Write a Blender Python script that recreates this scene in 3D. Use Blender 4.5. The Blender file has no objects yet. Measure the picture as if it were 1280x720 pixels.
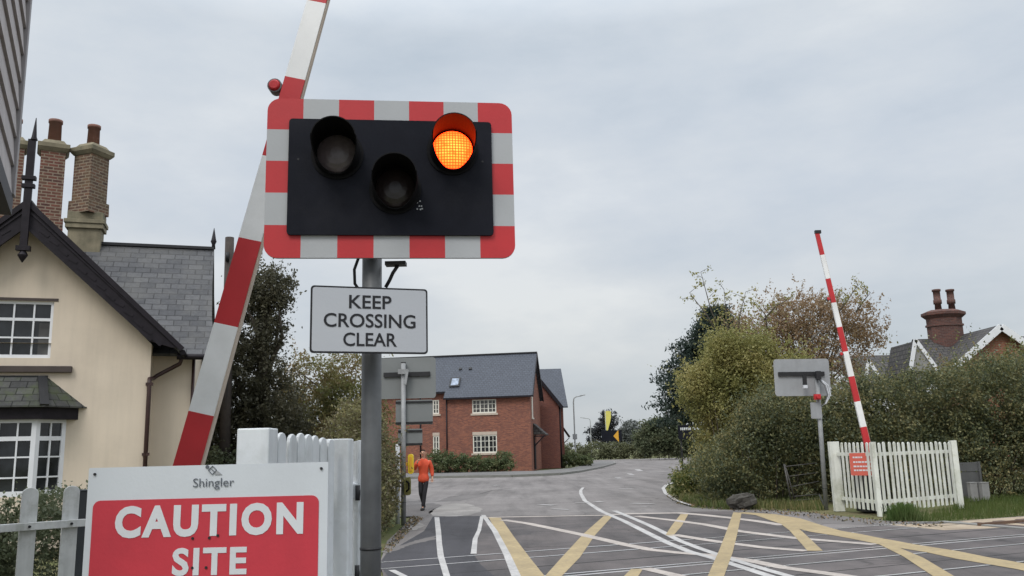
import bpy, math, random
import numpy as np
from mathutils import Vector, Matrix
R_ = math.radians
sc = bpy.context.scene
C = sc.collection
random.seed(7)

# ------------------------------------------------------------------ camera maths (survey of the place: pixel -> point on the ground / at a distance)
F, H, PI_, RO = 1065., 1.7, R_(10.74), R_(1.5)
def ray(x, y):
    u = x-640; v = 360-y
    a = u*math.cos(RO)+v*math.sin(RO); b = -u*math.sin(RO)+v*math.cos(RO)
    return (a, F*math.cos(PI_)-b*math.sin(PI_), F*math.sin(PI_)+b*math.cos(PI_))
def G(x, y, z=0.):
    r = ray(x, y); t = (z-H)/r[2]
    return Vector((r[0]*t, r[1]*t, z))
def at(x, y, Y):
    r = ray(x, y); t = Y/r[1]
    return Vector((r[0]*t, Y, H+r[2]*t))

cam = bpy.data.objects.new('camera', bpy.data.cameras.new('camera')); C.objects.link(cam)
cam.matrix_world = Matrix.Translation((0, 0, H)) @ Matrix.Rotation(R_(90)+PI_, 4, 'X') @ Matrix.Rotation(-RO, 4, 'Z')
cam.data.sensor_width = 36; cam.data.lens = F/1280*36; cam.data.clip_end = 3000; cam.data.clip_start = .05
sc.camera = cam
sc.view_settings.view_transform = 'Standard'; sc.view_settings.look = 'None'
sc.view_settings.exposure = .42; sc.view_settings.gamma = 1; sc.view_settings.use_curve_mapping = False

# ------------------------------------------------------------------ node helpers / materials
def nodes(m):
    m.use_nodes = True
    nt = m.node_tree; nt.nodes.clear()
    return nt, nt.nodes, nt.links
def N(nt, t, **k):
    n = nt.nodes.new(t)
    for a, b in k.items():
        if a in n.inputs: n.inputs[a].default_value = b
        else: setattr(n, a, b)
    return n
def c4(c): return (c[0], c[1], c[2], 1)
def shade(c, k): return tuple(min(1, x*k) for x in c)
def ramp(nt, fac, stops):
    r = nt.nodes.new('ShaderNodeValToRGB')
    e = r.color_ramp.elements
    while len(e) > 1: e.remove(e[-1])
    e[0].position, e[0].color = stops[0][0], c4(stops[0][1])
    for p, c in stops[1:]:
        q = e.new(p); q.color = c4(c)
    nt.links.new(fac, r.inputs[0])
    return r.outputs[0]
def mixc(nt, fac, a, b, mode='MIX'):
    m = nt.nodes.new('ShaderNodeMix'); m.data_type = 'RGBA'; m.blend_type = mode
    for s, v in ((m.inputs[0], fac), (m.inputs[6], a), (m.inputs[7], b)):
        if hasattr(v, 'links'): nt.links.new(v, s)
        elif isinstance(v, (int, float)): s.default_value = v
        else: s.default_value = c4(v)
    return m.outputs[2]
def noise(nt, vec, scale, detail=4, rough=.55):
    n = N(nt, 'ShaderNodeTexNoise', Scale=scale, Detail=detail, Roughness=rough)
    if vec is not None: nt.links.new(vec, n.inputs['Vector'])
    return n.outputs['Fac']
def finish(nt, col, rough=.7, bump=None, bstr=.3, bdist=.01, metallic=0, spec=.4, normal=None):
    p = N(nt, 'ShaderNodeBsdfPrincipled', Roughness=rough, Metallic=metallic)
    p.inputs['Specular IOR Level'].default_value = spec
    if hasattr(col, 'links'): nt.links.new(col, p.inputs['Base Color'])
    else: p.inputs['Base Color'].default_value = c4(col)
    if bump is not None:
        b = N(nt, 'ShaderNodeBump', Strength=bstr, Distance=bdist)
        nt.links.new(bump, b.inputs['Height']); nt.links.new(b.outputs[0], p.inputs['Normal'])
    o = nt.nodes.new('ShaderNodeOutputMaterial'); nt.links.new(p.outputs[0], o.inputs[0])
    return p
M = {}
def mat(name, col, rough=.6, var=.12, scale=4, metallic=0, spec=.4, bump=.15, bscale=60, dirt=None, dscale=1.6, damt=.5, streak=0):
    m = bpy.data.materials.new(name); nt, _, L = nodes(m)
    tc = N(nt, 'ShaderNodeTexCoord').outputs['Object']
    c = ramp(nt, noise(nt, tc, scale, 5), [(.3, shade(col, 1-var)), (.7, shade(col, 1+var))])
    if dirt:
        d = ramp(nt, noise(nt, tc, dscale, 8, .7), [(.48, (0, 0, 0)), (.72, (damt,)*3)])
        c = mixc(nt, d, c, dirt)
    if streak:
        mp = N(nt, 'ShaderNodeMapping'); mp.inputs['Scale'].default_value = (4.5, 4.5, .35); L.new(tc, mp.inputs[0])
        c = mixc(nt, 1., c, ramp(nt, noise(nt, mp.outputs[0], 1.4, 6, .65), [(.30, (1-streak*1.6,)*3), (.52, (1.,)*3), (.8, (1.04,)*3)]), 'MULTIPLY')
    finish(nt, c, rough, noise(nt, tc, bscale, 3), bump, .004, metallic, spec)
    M[name] = m; return m

mat('red_paint', (.50, .030, .036), .45, .08, 3, dirt=(.35, .03, .03), damt=.3)
mat('boom_white', (.82, .82, .82), .45, .05, 3, dirt=(.55, .55, .53), damt=.4)
mat('white_reflective', (.41, .42, .435), .4, .05, 3, dirt=(.40, .40, .40), damt=.35)
mat('black_panel', (.011, .012, .018), .75, .2, 3, spec=.12, dirt=(.03, .03, .036), damt=.4)
mat('black_hood', (.009, .009, .010), .75, .2, 8, spec=.12)
mat('black_hood_inner', (.008, .008, .008), .6, .2, 8, spec=.07)
mat('lens_grey', (.13, .105, .11), .25, .2, 20)
mat('lens_dark', (.030, .022, .022), .25, .2, 20)
mat('galvanised_pale', (.27, .275, .28), .5, .12, 9, .1)
mat('galvanised', (.13, .135, .14), .5, .16, 9, .15, dirt=(.13, .13, .125), dscale=5, damt=.6, streak=.14)
mat('sign_back_dark', (.19, .20, .20), .6, .07, 2, .05)
mat('sign_back', (.33, .34, .355), .5, .07, 2, .1, dirt=(.2, .2, .2), damt=.4, streak=.04)
mat('dark_metal', (.018, .018, .02), .5, .2)
mat('sign_white', (.45, .465, .50), .4, .03, 2, dirt=(.5, .5, .5), damt=.3)
mat('letter_black', (.012, .012, .015), .5, .05)
mat('letter_white', (.62, .635, .66), .45, .04)
mat('caution_red', (.52, .042, .062), .42, .05, 2, dirt=(.33, .03, .045), damt=.4)
mat('caution_white', (.58, .61, .645), .4, .04, 2, dirt=(.45, .47, .5), damt=.35)
mat('letter_grey', (.10, .11, .13), .5, .05)
mat('white_timber', (.68, .705, .72), .5, .05, 6, dirt=(.42, .43, .40), dscale=4, damt=.45, streak=.14)
mat('old_white_timber', (.72, .73, .67), .6, .08, 6, dirt=(.30, .31, .20), dscale=3, damt=.7, streak=.14)
mat('grey_picket', (.64, .65, .64), .65, .1, 6, dirt=(.25, .26, .2), dscale=4, damt=.7, streak=.14)
mat('dark_post', (.045, .05, .055), .6, .15)
mat('render_cream', (.63, .54, .435), .85, .05, .9, bump=.3, bscale=120, dirt=(.47, .40, .32), dscale=.55, damt=.45, streak=.035)
mat('black_timber', (.016, .013, .017), .55, .25, 8, spec=.2)
mat('brown_pipe', (.045, .022, .02), .45, .2, 8)
mat('sill_brown', (.06, .045, .04), .6, .15)
mat('window_white', (.70, .71, .74), .45, .04)
mat('window_cream', (.72, .70, .62), .5, .04)
mat('stone_pale', (.50, .42, .35), .8, .08)
mat('chimney_stone', (.22, .19, .13), .9, .25, 3, bump=.5, bscale=30, dirt=(.10, .105, .07), damt=.8, streak=.14)
mat('terracotta', (.215, .105, .08), .8, .15, 6, dirt=(.12, .08, .07), damt=.6)
mat('cladding', (.36, .33, .325), .65, .12, 5, dirt=(.26, .22, .21), damt=.5)
mat('cladding_trim', (.24, .225, .23), .6, .1, 5)
mat('pole_wood', (.05, .04, .035), .8, .25, 6)
mat('bark', (.085, .07, .055), .9, .3, 9, bump=.6, bscale=25)
mat('bark_pale', (.20, .18, .155), .9, .3, 9, bump=.6, bscale=25)
mat('rail_steel', (.66, .65, .65), .3, .1, 3, .6)
mat('flangeway', (.018, .017, .018), .8, .2)
mat('rusty_rail', (.13, .08, .055), .6, .2, 8)
mat('sleeper_wood', (.07, .05, .045), .9, .25)
mat('kerb_stone', (.20, .195, .185), .85, .12, 3, bump=.4)
mat('concrete', (.25, .245, .24), .85, .15, 3, bump=.4, bscale=30)
mat('dark_slab', (.085, .085, .085), .85, .2, 3)
mat('rock', (.060, .055, .048), .9, .3, 5, bump=1., bscale=14)
mat('yellow_plastic', (.72, .50, .03), .4, .06)
mat('yellow_cloth', (.66, .60, .14), .7, .06)
mat('amber_paint', (.70, .36, .04), .5, .06)
mat('orange_jacket', (.58, .075, .03), .7, .1, 12, bump=.4, bscale=25)
mat('dark_trousers', (.014, .013, .016), .85, .2, 12)
mat('shoe_black', (.012, .011, .011), .5, .1)
mat('skin', (.52, .30, .21), .55, .06)
mat('hair_dark', (.022, .015, .012), .6, .2)
mat('red_plate', (.58, .12, .085), .5, .1)
mat('far_white', (.60, .62, .66), .6, .1)
mat('iron_tube', (.075, .07, .065), .5, .2, 8, .3)
mat('lamp_grey', (.30, .31, .31), .5, .1)

def glass_mat(name, col, rough=.06):
    m = bpy.data.materials.new(name); nt, _, L = nodes(m)
    tc = N(nt, 'ShaderNodeTexCoord').outputs['Object']
    c = ramp(nt, noise(nt, tc, 2.2, 3), [(.35, shade(col, .5)), (.65, shade(col, 1.6))])
    finish(nt, c, rough, noise(nt, tc, 1.5, 1), .05, .01, 0, .5)
    M[name] = m
glass_mat('glass', (.016, .018, .021)); glass_mat('glass_curtain', (.06, .058, .056), .1); glass_mat('glass_sky', (.22, .26, .33), .05)

def brick_mat(name, a, b, mortar, bw=.225, bh=.075, ms=.011, rough=.85, bstr=.5, tint=None, tscale=.8, tamt=.5):
    m = bpy.data.materials.new(name); nt, _, L = nodes(m)
    tc = N(nt, 'ShaderNodeTexCoord')
    br = N(nt, 'ShaderNodeTexBrick', Scale=1.); br.offset = .5
    for k, v in (('Color1', c4(a)), ('Color2', c4(b)), ('Mortar', c4(mortar)), ('Mortar Size', ms), ('Mortar Smooth', .2), ('Bias', 0.), ('Brick Width', bw), ('Row Height', bh)):
        br.inputs[k].default_value = v
    L.new(tc.outputs['UV'], br.inputs['Vector'])
    n1 = noise(nt, tc.outputs['Object'], 14, 5, .7)
    c = mixc(nt, .55, br.outputs['Color'], ramp(nt, n1, [(.3, (.55,)*3), (.7, (1.35,)*3)]), 'MULTIPLY')
    if tint:
        t = ramp(nt, noise(nt, tc.outputs['Object'], tscale, 8, .7), [(.45, (0, 0, 0)), (.7, (tamt,)*3)])
        c = mixc(nt, t, c, tint)
    inv = N(nt, 'ShaderNodeMath', operation='SUBTRACT'); inv.inputs[0].default_value = 1; L.new(br.outputs['Fac'], inv.inputs[1])
    finish(nt, c, rough, inv.outputs[0], bstr, .01, 0, .3)
    M[name] = m
brick_mat('brick_red', (.35, .125, .075), (.17, .060, .046), (.22, .14, .11), tint=(.17, .075, .06), tamt=.6, tscale=1.6)
brick_mat('brick_rear', (.25, .085, .06), (.16, .055, .045), (.20, .12, .10))
brick_mat('brick_chimney', (.165, .060, .045), (.075, .038, .034), (.25, .195, .15), .215, .078, .014, tint=(.20, .15, .085), tamt=.35, tscale=1.5)
brick_mat('brick_chimney_buff', (.17, .092, .062), (.085, .050, .042), (.25, .20, .15), .215, .078, .014, tint=(.15, .13, .07), tamt=.5, tscale=1.5)
brick_mat('brick_sooty', (.15, .065, .05), (.09, .045, .04), (.12, .09, .08))
brick_mat('brick_orange', (.30, .12, .07), (.22, .08, .05), (.25, .17, .13))
brick_mat('slate_grey', (.088, .088, .094), (.048, .049, .055), (.022, .022, .024), .34, .21, .012, .6, .6, tint=(.13, .125, .115), tamt=.5, tscale=1.2)
brick_mat('slate_blue', (.072, .082, .105), (.060, .068, .088), (.035, .038, .046), .3, .24, .016, .55, .5)
brick_mat('slate_brown', (.085, .078, .076), (.062, .058, .058), (.02, .02, .02), .3, .22, .02, .7, .6)
brick_mat('slate_mossy', (.085, .085, .08), (.05, .05, .05), (.02, .02, .02), .3, .2, .012, .8, .6, tint=(.07, .09, .035), tamt=.9, tscale=2)

def ground_mat(name, stops, scales=(.25, 2.5, 60), rough=.9, bstr=.4, amt=.5, spots=None, tracks=False):
    m = bpy.data.materials.new(name); nt, _, L = nodes(m)
    tc = N(nt, 'ShaderNodeTexCoord').outputs['Object']
    n1, n2, n3 = (noise(nt, tc, s, 6, .6) for s in scales)
    a = N(nt, 'ShaderNodeMath', operation='MULTIPLY_ADD'); L.new(n2, a.inputs[0]); a.inputs[1].default_value = amt
    L.new(n1, a.inputs[2])
    c = ramp(nt, a.outputs[0], stops)
    if tracks:
        mp = N(nt, 'ShaderNodeMapping'); mp.inputs['Scale'].default_value = (1.1, .10, 1); mp.inputs['Rotation'].default_value = (0, 0, .12); L.new(tc, mp.inputs[0])
        c = mixc(nt, 1., c, ramp(nt, noise(nt, mp.outputs[0], 1.3, 5, .6), [(.34, (.72,)*3), (.5, (1.,)*3), (.68, (1.18,)*3)]), 'MULTIPLY')
        vo = N(nt, 'ShaderNodeTexVoronoi', feature='DISTANCE_TO_EDGE', Scale=.42)
        dv = N(nt, 'ShaderNodeVectorMath', operation='ADD'); nn = N(nt, 'ShaderNodeTexNoise', Scale=1.3, Detail=6.); L.new(tc, nn.inputs['Vector'])
        sc_ = N(nt, 'ShaderNodeVectorMath', operation='SCALE'); sc_.inputs['Scale'].default_value = .9; L.new(nn.outputs['Color'], sc_.inputs[0])
        L.new(tc, dv.inputs[0]); L.new(sc_.outputs[0], dv.inputs[1]); L.new(dv.outputs[0], vo.inputs['Vector'])
        cr = ramp(nt, vo.outputs['Distance'], [(0., (.45,)*3), (.012, (.7,)*3), (.02, (1.,)*3)])
        c = mixc(nt, ramp(nt, noise(nt, tc, .5, 3), [(.48, (0, 0, 0)), (.62, (.9,)*3)]), c, mixc(nt, 1., c, cr, 'MULTIPLY'))
    c = mixc(nt, .6, c, ramp(nt, n3, [(.25, (.62,)*3), (.75, (1.35,)*3)]), 'MULTIPLY')
    if spots:
        v = N(nt, 'ShaderNodeTexVoronoi', Scale=140.); L.new(tc, v.inputs['Vector'])
        c = mixc(nt, ramp(nt, v.outputs['Distance'], [(.0, (.5,)*3), (.45, (0, 0, 0))]), c, spots)
    finish(nt, c, rough, n3, bstr, .01, 0, .3)
    M[name] = m
ground_mat('asphalt', [(.45, (.110, .099, .096)), (.75, (.165, .150, .146)), (.95, (.21, .193, .187))], (.12, 1.1, 55), spots=(.30, .29, .28), tracks=True)
ground_mat('asphalt_dark', [(.45, (.028, .027, .031)), (.8, (.050, .048, .054))], (.3, 2.2, 70), spots=(.15, .15, .16), tracks=True)
ground_mat('deck', [(.42, (.037, .034, .036)), (.62, (.066, .060, .061)), (.85, (.108, .094, .092))], (.45, 2.2, 60), spots=(.21, .19, .19), tracks=True)
ground_mat('pavement', [(.45, (.105, .102, .10)), (.8, (.155, .15, .147))], (.3, 2.2, 60))
ground_mat('patch_pale', [(.4, (.13, .12, .115)), (.7, (.22, .205, .195)), (.95, (.30, .28, .265))], (.8, 3.5, 30))
ground_mat('patch_mid', [(.4, (.10, .092, .09)), (.8, (.15, .138, .134))], (.5, 2.5, 50))
ground_mat('tar', [(.4, (.085, .079, .079)), (.8, (.13, .12, .118))], (.5, 4, 40))
ground_mat('earth_grass', [(.45, (.055, .07, .022)), (.7, (.085, .10, .03)), (.9, (.14, .12, .06))], (.15, 1.2, 20), bstr=.8)
ground_mat('gravel_path', [(.4, (.24, .19, .14)), (.75, (.36, .29, .215)), (.95, (.42, .36, .28))], (.5, 2, 30), bstr=.8)
ground_mat('ballast', [(.4, (.13, .11, .10)), (.9, (.24, .20, .18))], (.5, 6, 18), bstr=1.)

def paint_mat(name, col, under, wear=.5):
    m = bpy.data.materials.new(name); nt, _, L = nodes(m)
    tc = N(nt, 'ShaderNodeTexCoord').outputs['Object']
    w = ramp(nt, noise(nt, tc, 9, 10, .8), [(.5-.12*wear, (.0,)*3), (.64, (.75*wear,)*3)])
    n = noise(nt, tc, 1.1, 4)
    c = ramp(nt, n, [(.3, shade(col, .82)), (.7, shade(col, 1.12))])
    c = mixc(nt, w, c, under)
    finish(nt, c, .8, noise(nt, tc, 70, 3), .3, .004, 0, .3)
    M[name] = m
paint_mat('paint_yellow', (.375, .29, .16), (.17, .14, .105), .75)
paint_mat('paint_cream', (.44, .39, .355), (.17, .15, .14), .75)
paint_mat('paint_white', (.46, .445, .435), (.15, .14, .14), .7)
paint_mat('paint_faded', (.34, .325, .32), (.19, .175, .17), .7)

def leaf_mat(name, cols, clump=.68, scale=.8, trans=.4):
    m = bpy.data.materials.new(name); nt, _, L = nodes(m)
    geo = N(nt, 'ShaderNodeNewGeometry'); tc = N(nt, 'ShaderNodeTexCoord').outputs['Object']
    n = len(cols)
    a = N(nt, 'ShaderNodeMath', operation='MULTIPLY'); L.new(geo.outputs['Random Per Island'], a.inputs[0]); a.inputs[1].default_value = 1-clump
    b = N(nt, 'ShaderNodeMapRange'); L.new(noise(nt, tc, scale, 3), b.inputs[0]); b.inputs[1].default_value = .3; b.inputs[2].default_value = .7
    b.inputs[3].default_value = 0; b.inputs[4].default_value = clump
    s = N(nt, 'ShaderNodeMath', operation='ADD'); L.new(a.outputs[0], s.inputs[0]); L.new(b.outputs[0], s.inputs[1])
    c = ramp(nt, s.outputs[0], [(i/(n-1) if n > 1 else 0, q) for i, q in enumerate(cols)])
    p = N(nt, 'ShaderNodeBsdfPrincipled', Roughness=.5); p.inputs['Specular IOR Level'].default_value = .35
    L.new(c, p.inputs['Base Color'])
    t = N(nt, 'ShaderNodeBsdfTranslucent'); L.new(c, t.inputs['Color'])
    x = nt.nodes.new('ShaderNodeMixShader'); x.inputs[0].default_value = trans
    L.new(p.outputs[0], x.inputs[1]); L.new(t.outputs[0], x.inputs[2])
    o = nt.nodes.new('ShaderNodeOutputMaterial'); L.new(x.outputs[0], o.inputs[0])
    M[name] = m
leaf_mat('leaf_ivy', [(.055, .055, .035), (.085, .082, .05), (.13, .118, .075)])
leaf_mat('leaf_hedge', [(.100, .112, .050), (.165, .17, .075), (.24, .22, .10), (.31, .25, .12)])
leaf_mat('leaf_dark', [(.058, .078, .046), (.11, .13, .072), (.19, .195, .105)])
leaf_mat('leaf_olive', [(.13, .145, .05), (.23, .23, .08), (.33, .30, .11), (.38, .31, .13)])
leaf_mat('leaf_autumn', [(.20, .15, .07), (.28, .195, .105), (.32, .22, .14), (.23, .21, .09)])
leaf_mat('leaf_mixed', [(.095, .12, .04), (.165, .18, .06), (.23, .18, .08), (.25, .15, .095)])
leaf_mat('leaf_conifer', [(.020, .034, .030), (.038, .058, .046), (.062, .082, .060)])
leaf_mat('leaf_far', [(.13, .145, .135), (.18, .19, .175)], scale=.25)  # distance haze put into the leaf colour: greyer and paler
leaf_mat('leaf_pine_far', [(.030, .034, .042), (.060, .064, .070)], scale=.4)
leaf_mat('leaf_farhedge', [(.12, .13, .07), (.18, .185, .10)], scale=.6)
leaf_mat('leaf_shrub', [(.070, .094, .044), (.125, .156, .070), (.218, .203, .094)])
leaf_mat('leaf_grass', [(.055, .085, .020), (.095, .13, .035), (.15, .15, .06)])
leaf_mat('leaf_tuft', [(.05, .10, .025), (.09, .14, .04), (.13, .15, .06)])
leaf_mat('leaf_bramble', [(.098, .098, .058), (.176, .147, .087), (.195, .195, .098)])

def lens_lit():
    m = bpy.data.materials.new('lens_lit'); nt, _, L = nodes(m)
    tc = N(nt, 'ShaderNodeTexCoord').outputs['UV']
    br = N(nt, 'ShaderNodeTexBrick', Scale=1.); br.offset = 0
    for k, v in (('Color1', (1, .125, .018, 1)), ('Color2', (1, .10, .012, 1)), ('Mortar', (1, .014, .0015, 1)), ('Mortar Size', .0030), ('Mortar Smooth', .5), ('Brick Width', .0165), ('Row Height', .0165)):
        br.inputs[k].default_value = v
    L.new(tc, br.inputs['Vector'])
    n = noise(nt, tc, 16, 2)
    c = mixc(nt, ramp(nt, n, [(.56, (0, 0, 0)), (.68, (.6,)*3)]), br.outputs['Color'], (1, .022, .002))
    ln = N(nt, 'ShaderNodeVectorMath', operation='LENGTH'); L.new(tc, ln.inputs[0])
    c = mixc(nt, ramp(nt, ln.outputs['Value'], [(.05, (0, 0, 0)), (.122, (.85,)*3)]), c, (1, .020, .002))
    e = N(nt, 'ShaderNodeEmission', Strength=6.); L.new(c, e.inputs[0])
    o = nt.nodes.new('ShaderNodeOutputMaterial'); L.new(e.outputs[0], o.inputs[0])
    M['lens_lit'] = m
lens_lit()

# ------------------------------------------------------------------ mesh builder
class MB:
    def __init__(s): s.V = []; s.Fa = []; s.MI = []; s.SM = []
    def face(s, pts, m=0, smooth=False):
        i = len(s.V); s.V += [tuple(p) for p in pts]; s.Fa.append(tuple(range(i, i+len(pts)))); s.MI.append(m); s.SM.append(smooth)
    def hexa(s, p, m=0):           # 8 points: bottom ring 0-3, top ring 4-7
        i = len(s.V); s.V += [tuple(q) for q in p]
        for f in ((3, 2, 1, 0), (4, 5, 6, 7), (0, 1, 5, 4), (1, 2, 6, 5), (2, 3, 7, 6), (3, 0, 4, 7)):
            s.Fa.append(tuple(i+k for k in f)); s.MI.append(m); s.SM.append(False)
    def box(s, x0, x1, y0, y1, z0, z1, m=0):
        s.hexa([(x0, y0, z0), (x1, y0, z0), (x1, y1, z0), (x0, y1, z0), (x0, y0, z1), (x1, y0, z1), (x1, y1, z1), (x0, y1, z1)], m)
    def bar(s, a, b, w, d, up=(0, 0, 1), m=0, w2=None, d2=None):   # box from a to b, w across, d along 'up'
        a, b = Vector(a), Vector(b); t = (b-a).normalized(); up = Vector(up)
        if abs(t.dot(up)) > .98: up = Vector((0, 1, 0))
        x = t.cross(up).normalized(); y = x.cross(t).normalized()
        w2 = w if w2 is None else w2; d2 = d if d2 is None else d2
        q = lambda o, i, j, W, D: o+x*(i*W/2)+y*(j*D/2)
        s.hexa([q(a, -1, -1, w, d), q(a, 1, -1, w, d), q(a, 1, 1, w, d), q(a, -1, 1, w, d), q(b, -1, -1, w2, d2), q(b, 1, -1, w2, d2), q(b, 1, 1, w2, d2), q(b, -1, 1, w2, d2)], m)
    def tube(s, pts, r, n=8, m=0, cap=True):
        pts = [Vector(p) for p in pts]; k = len(pts)
        rr = r if hasattr(r, '__len__') else [r]*k
        base = len(s.V); prev = None
        for i, p in enumerate(pts):
            t = (pts[min(i+1, k-1)]-pts[max(i-1, 0)]).normalized()
            x = t.orthogonal().normalized() if prev is None else (prev-t*prev.dot(t)).normalized()
            prev = x; y = t.cross(x)
            for j in range(n):
                a = 2*math.pi*j/n
                s.V.append(tuple(p+(x*math.cos(a)+y*math.sin(a))*rr[i]))
        for i in range(k-1):
            for j in range(n):
                a, b = base+i*n+j, base+i*n+(j+1) % n
                s.Fa.append((a, b, b+n, a+n)); s.MI.append(m); s.SM.append(True)
        if cap:
            s.Fa.append(tuple(base+j for j in range(n-1, -1, -1))); s.MI.append(m); s.SM.append(False)
            s.Fa.append(tuple(base+(k-1)*n+j for j in range(n))); s.MI.append(m); s.SM.append(False)
    def prism(s, poly, o, ex, ez, depth, m=0, m_side=None):   # poly in (a,b) -> o+a*ex+b*ez ; front face at o, extruded by 'depth' vector
        o, ex, ez, d = Vector(o), Vector(ex), Vector(ez), Vector(depth)
        f = [o+ex*a+ez*b for a, b in poly]; g = [p+d for p in f]; n = len(f); i = len(s.V)
        s.V += [tuple(p) for p in f]+[tuple(p) for p in g]
        ms = m if m_side is None else m_side
        s.Fa.append(tuple(range(i, i+n))); s.MI.append(m); s.SM.append(False)
        s.Fa.append(tuple(range(i+2*n-1, i+n-1, -1))); s.MI.append(ms); s.SM.append(False)
        for k in range(n):
            j = (k+1) % n
            s.Fa.append((i+k, i+n+k, i+n+j, i+j)); s.MI.append(ms); s.SM.append(False)
    def build(s, name, mats, parent=None, bevel=0, loc=None, yaw=0):
        me = bpy.data.meshes.new(name)
        me.from_pydata(s.V, [], s.Fa)
        for q in (mats if isinstance(mats, (list, tuple)) else [mats]): me.materials.append(M[q])
        me.polygons.foreach_set('material_index', s.MI); me.polygons.foreach_set('use_smooth', s.SM)
        uv = me.uv_layers.new(name='UVMap').data
        for p in me.polygons:
            n = p.normal
            t = Vector((0, 0, 1)).cross(n) if abs(n.z) < .98 else Vector((1, 0, 0))
            t.normalize(); b = n.cross(t)
            for li in p.loop_indices:
                v = me.vertices[me.loops[li].vertex_index].co
                uv[li].uv = (v.dot(t), v.dot(b))
        o = bpy.data.objects.new(name, me); C.objects.link(o)
        if parent: o.parent = parent
        if loc is not None: o.location = loc
        o.rotation_euler.z = yaw
        if bevel:
            b = o.modifiers.new('bevel', 'BEVEL'); b.width = bevel; b.segments = 2; b.limit_method = 'ANGLE'; b.angle_limit = R_(40)
        return o
def rrect(w, h, r, n=6, cx=0, cy=0):
    out = []
    for sx, sy, a0 in ((1, 1, 0), (-1, 1, 90), (-1, -1, 180), (1, -1, 270)):
        for i in range(n+1):
            a = R_(a0+90*i/n); out.append((cx+sx*(w/2-r)+r*math.cos(a), cy+sy*(h/2-r)+r*math.sin(a)))
    return out[::-1]
def tag(o, label=None, cat=None, group=None, kind=None):
    if label: o['label'] = label
    if cat: o['category'] = cat
    if group: o['group'] = group
    if kind: o['kind'] = kind
    return o
def thing(name, label, cat, loc=(0, 0, 0), yaw=0, group=None):
    o = bpy.data.objects.new(name, None); C.objects.link(o); o.empty_display_size = .2
    o.location = loc; o.rotation_euler.z = yaw
    return tag(o, label, cat, group)
def struct(o): o['kind'] = 'structure'; return o
def text(name, body, capw, caph, material, parent, loc, yaw=0, bold=0., depth=.0015, space=1.):
    cu = bpy.data.curves.new(name, 'FONT'); cu.body = body; cu.align_x = 'CENTER'; cu.size = 1; cu.offset = bold; cu.space_character = space; cu.extrude = .01; cu.resolution_u = 4
    o = bpy.data.objects.new(name, cu); C.objects.link(o)
    bpy.context.view_layer.update()
    me = bpy.data.meshes.new_from_object(o.evaluated_get(bpy.context.evaluated_depsgraph_get()))
    bpy.data.objects.remove(o)
    co = np.empty(len(me.vertices)*3, 'f'); me.vertices.foreach_get('co', co); co = co.reshape(-1, 3)
    lo, hi = co.min(0), co.max(0)
    mid = (lo+hi)/2
    s = np.array([capw/(hi[0]-lo[0]), caph/(hi[1]-lo[1]), depth/.02])
    co = (co-mid)*s
    me.vertices.foreach_set('co', co.astype('f').ravel()); me.update()
    me.materials.clear(); me.materials.append(M[material])
    q = bpy.data.objects.new(name, me); C.objects.link(q); q.parent = parent; q.location = loc; q.rotation_euler = (R_(90), 0, yaw)
    return q

# ------------------------------------------------------------------ foliage
def leaf_mesh(name, P, size, mats, parent=None, seed=0, aspect=.55, droop=0., loc=None, blade=False, jitter=.55):
    rng = np.random.default_rng(seed); n = len(P)
    a = rng.normal(size=(n, 3)); a /= np.linalg.norm(a, axis=1, keepdims=True)
    if blade: a = a*np.array([.35, .35, 0])+np.array([0, 0, 1]); a /= np.linalg.norm(a, axis=1, keepdims=True)
    elif droop: a[:, 2] = -abs(a[:, 2])*droop; a /= np.linalg.norm(a, axis=1, keepdims=True)
    b = np.cross(a, rng.normal(size=(n, 3))); b /= np.linalg.norm(b, axis=1, keepdims=True)
    c = np.cross(a, b)
    L = size*(1+jitter*rng.uniform(-1, 1, (n, 1))); W = L*aspect
    if blade:
        q = np.stack([P-b*W/2, P+b*W/2, P+a*L+b*W*.12, P+a*L-b*W*.12], 1)
    else:
        q = np.stack([P-a*L/2, P+b*W/2+c*W*.15, P+a*L/2, P-b*W/2+c*W*.15], 1)
    me = bpy.data.meshes.new(name)
    me.vertices.add(n*4); me.loops.add(n*4); me.polygons.add(n)
    me.vertices.foreach_set('co', q.astype('f').ravel())
    me.loops.foreach_set('vertex_index', np.arange(n*4, dtype='i'))
    me.polygons.foreach_set('loop_start', np.arange(0, n*4, 4, dtype='i'))
    me.polygons.foreach_set('loop_total', np.full(n, 4, 'i'))
    me.update(); me.validate()
    for m in (mats if isinstance(mats, (list, tuple)) else [mats]): me.materials.append(M[m])
    if isinstance(mats, (list, tuple)) and len(mats) > 1:
        me.polygons.foreach_set('material_index', rng.integers(0, len(mats), n).astype('i'))
    o = bpy.data.objects.new(name, me); C.objects.link(o)
    if parent: o.parent = parent
    if loc is not None: o.location = loc
    return o
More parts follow.
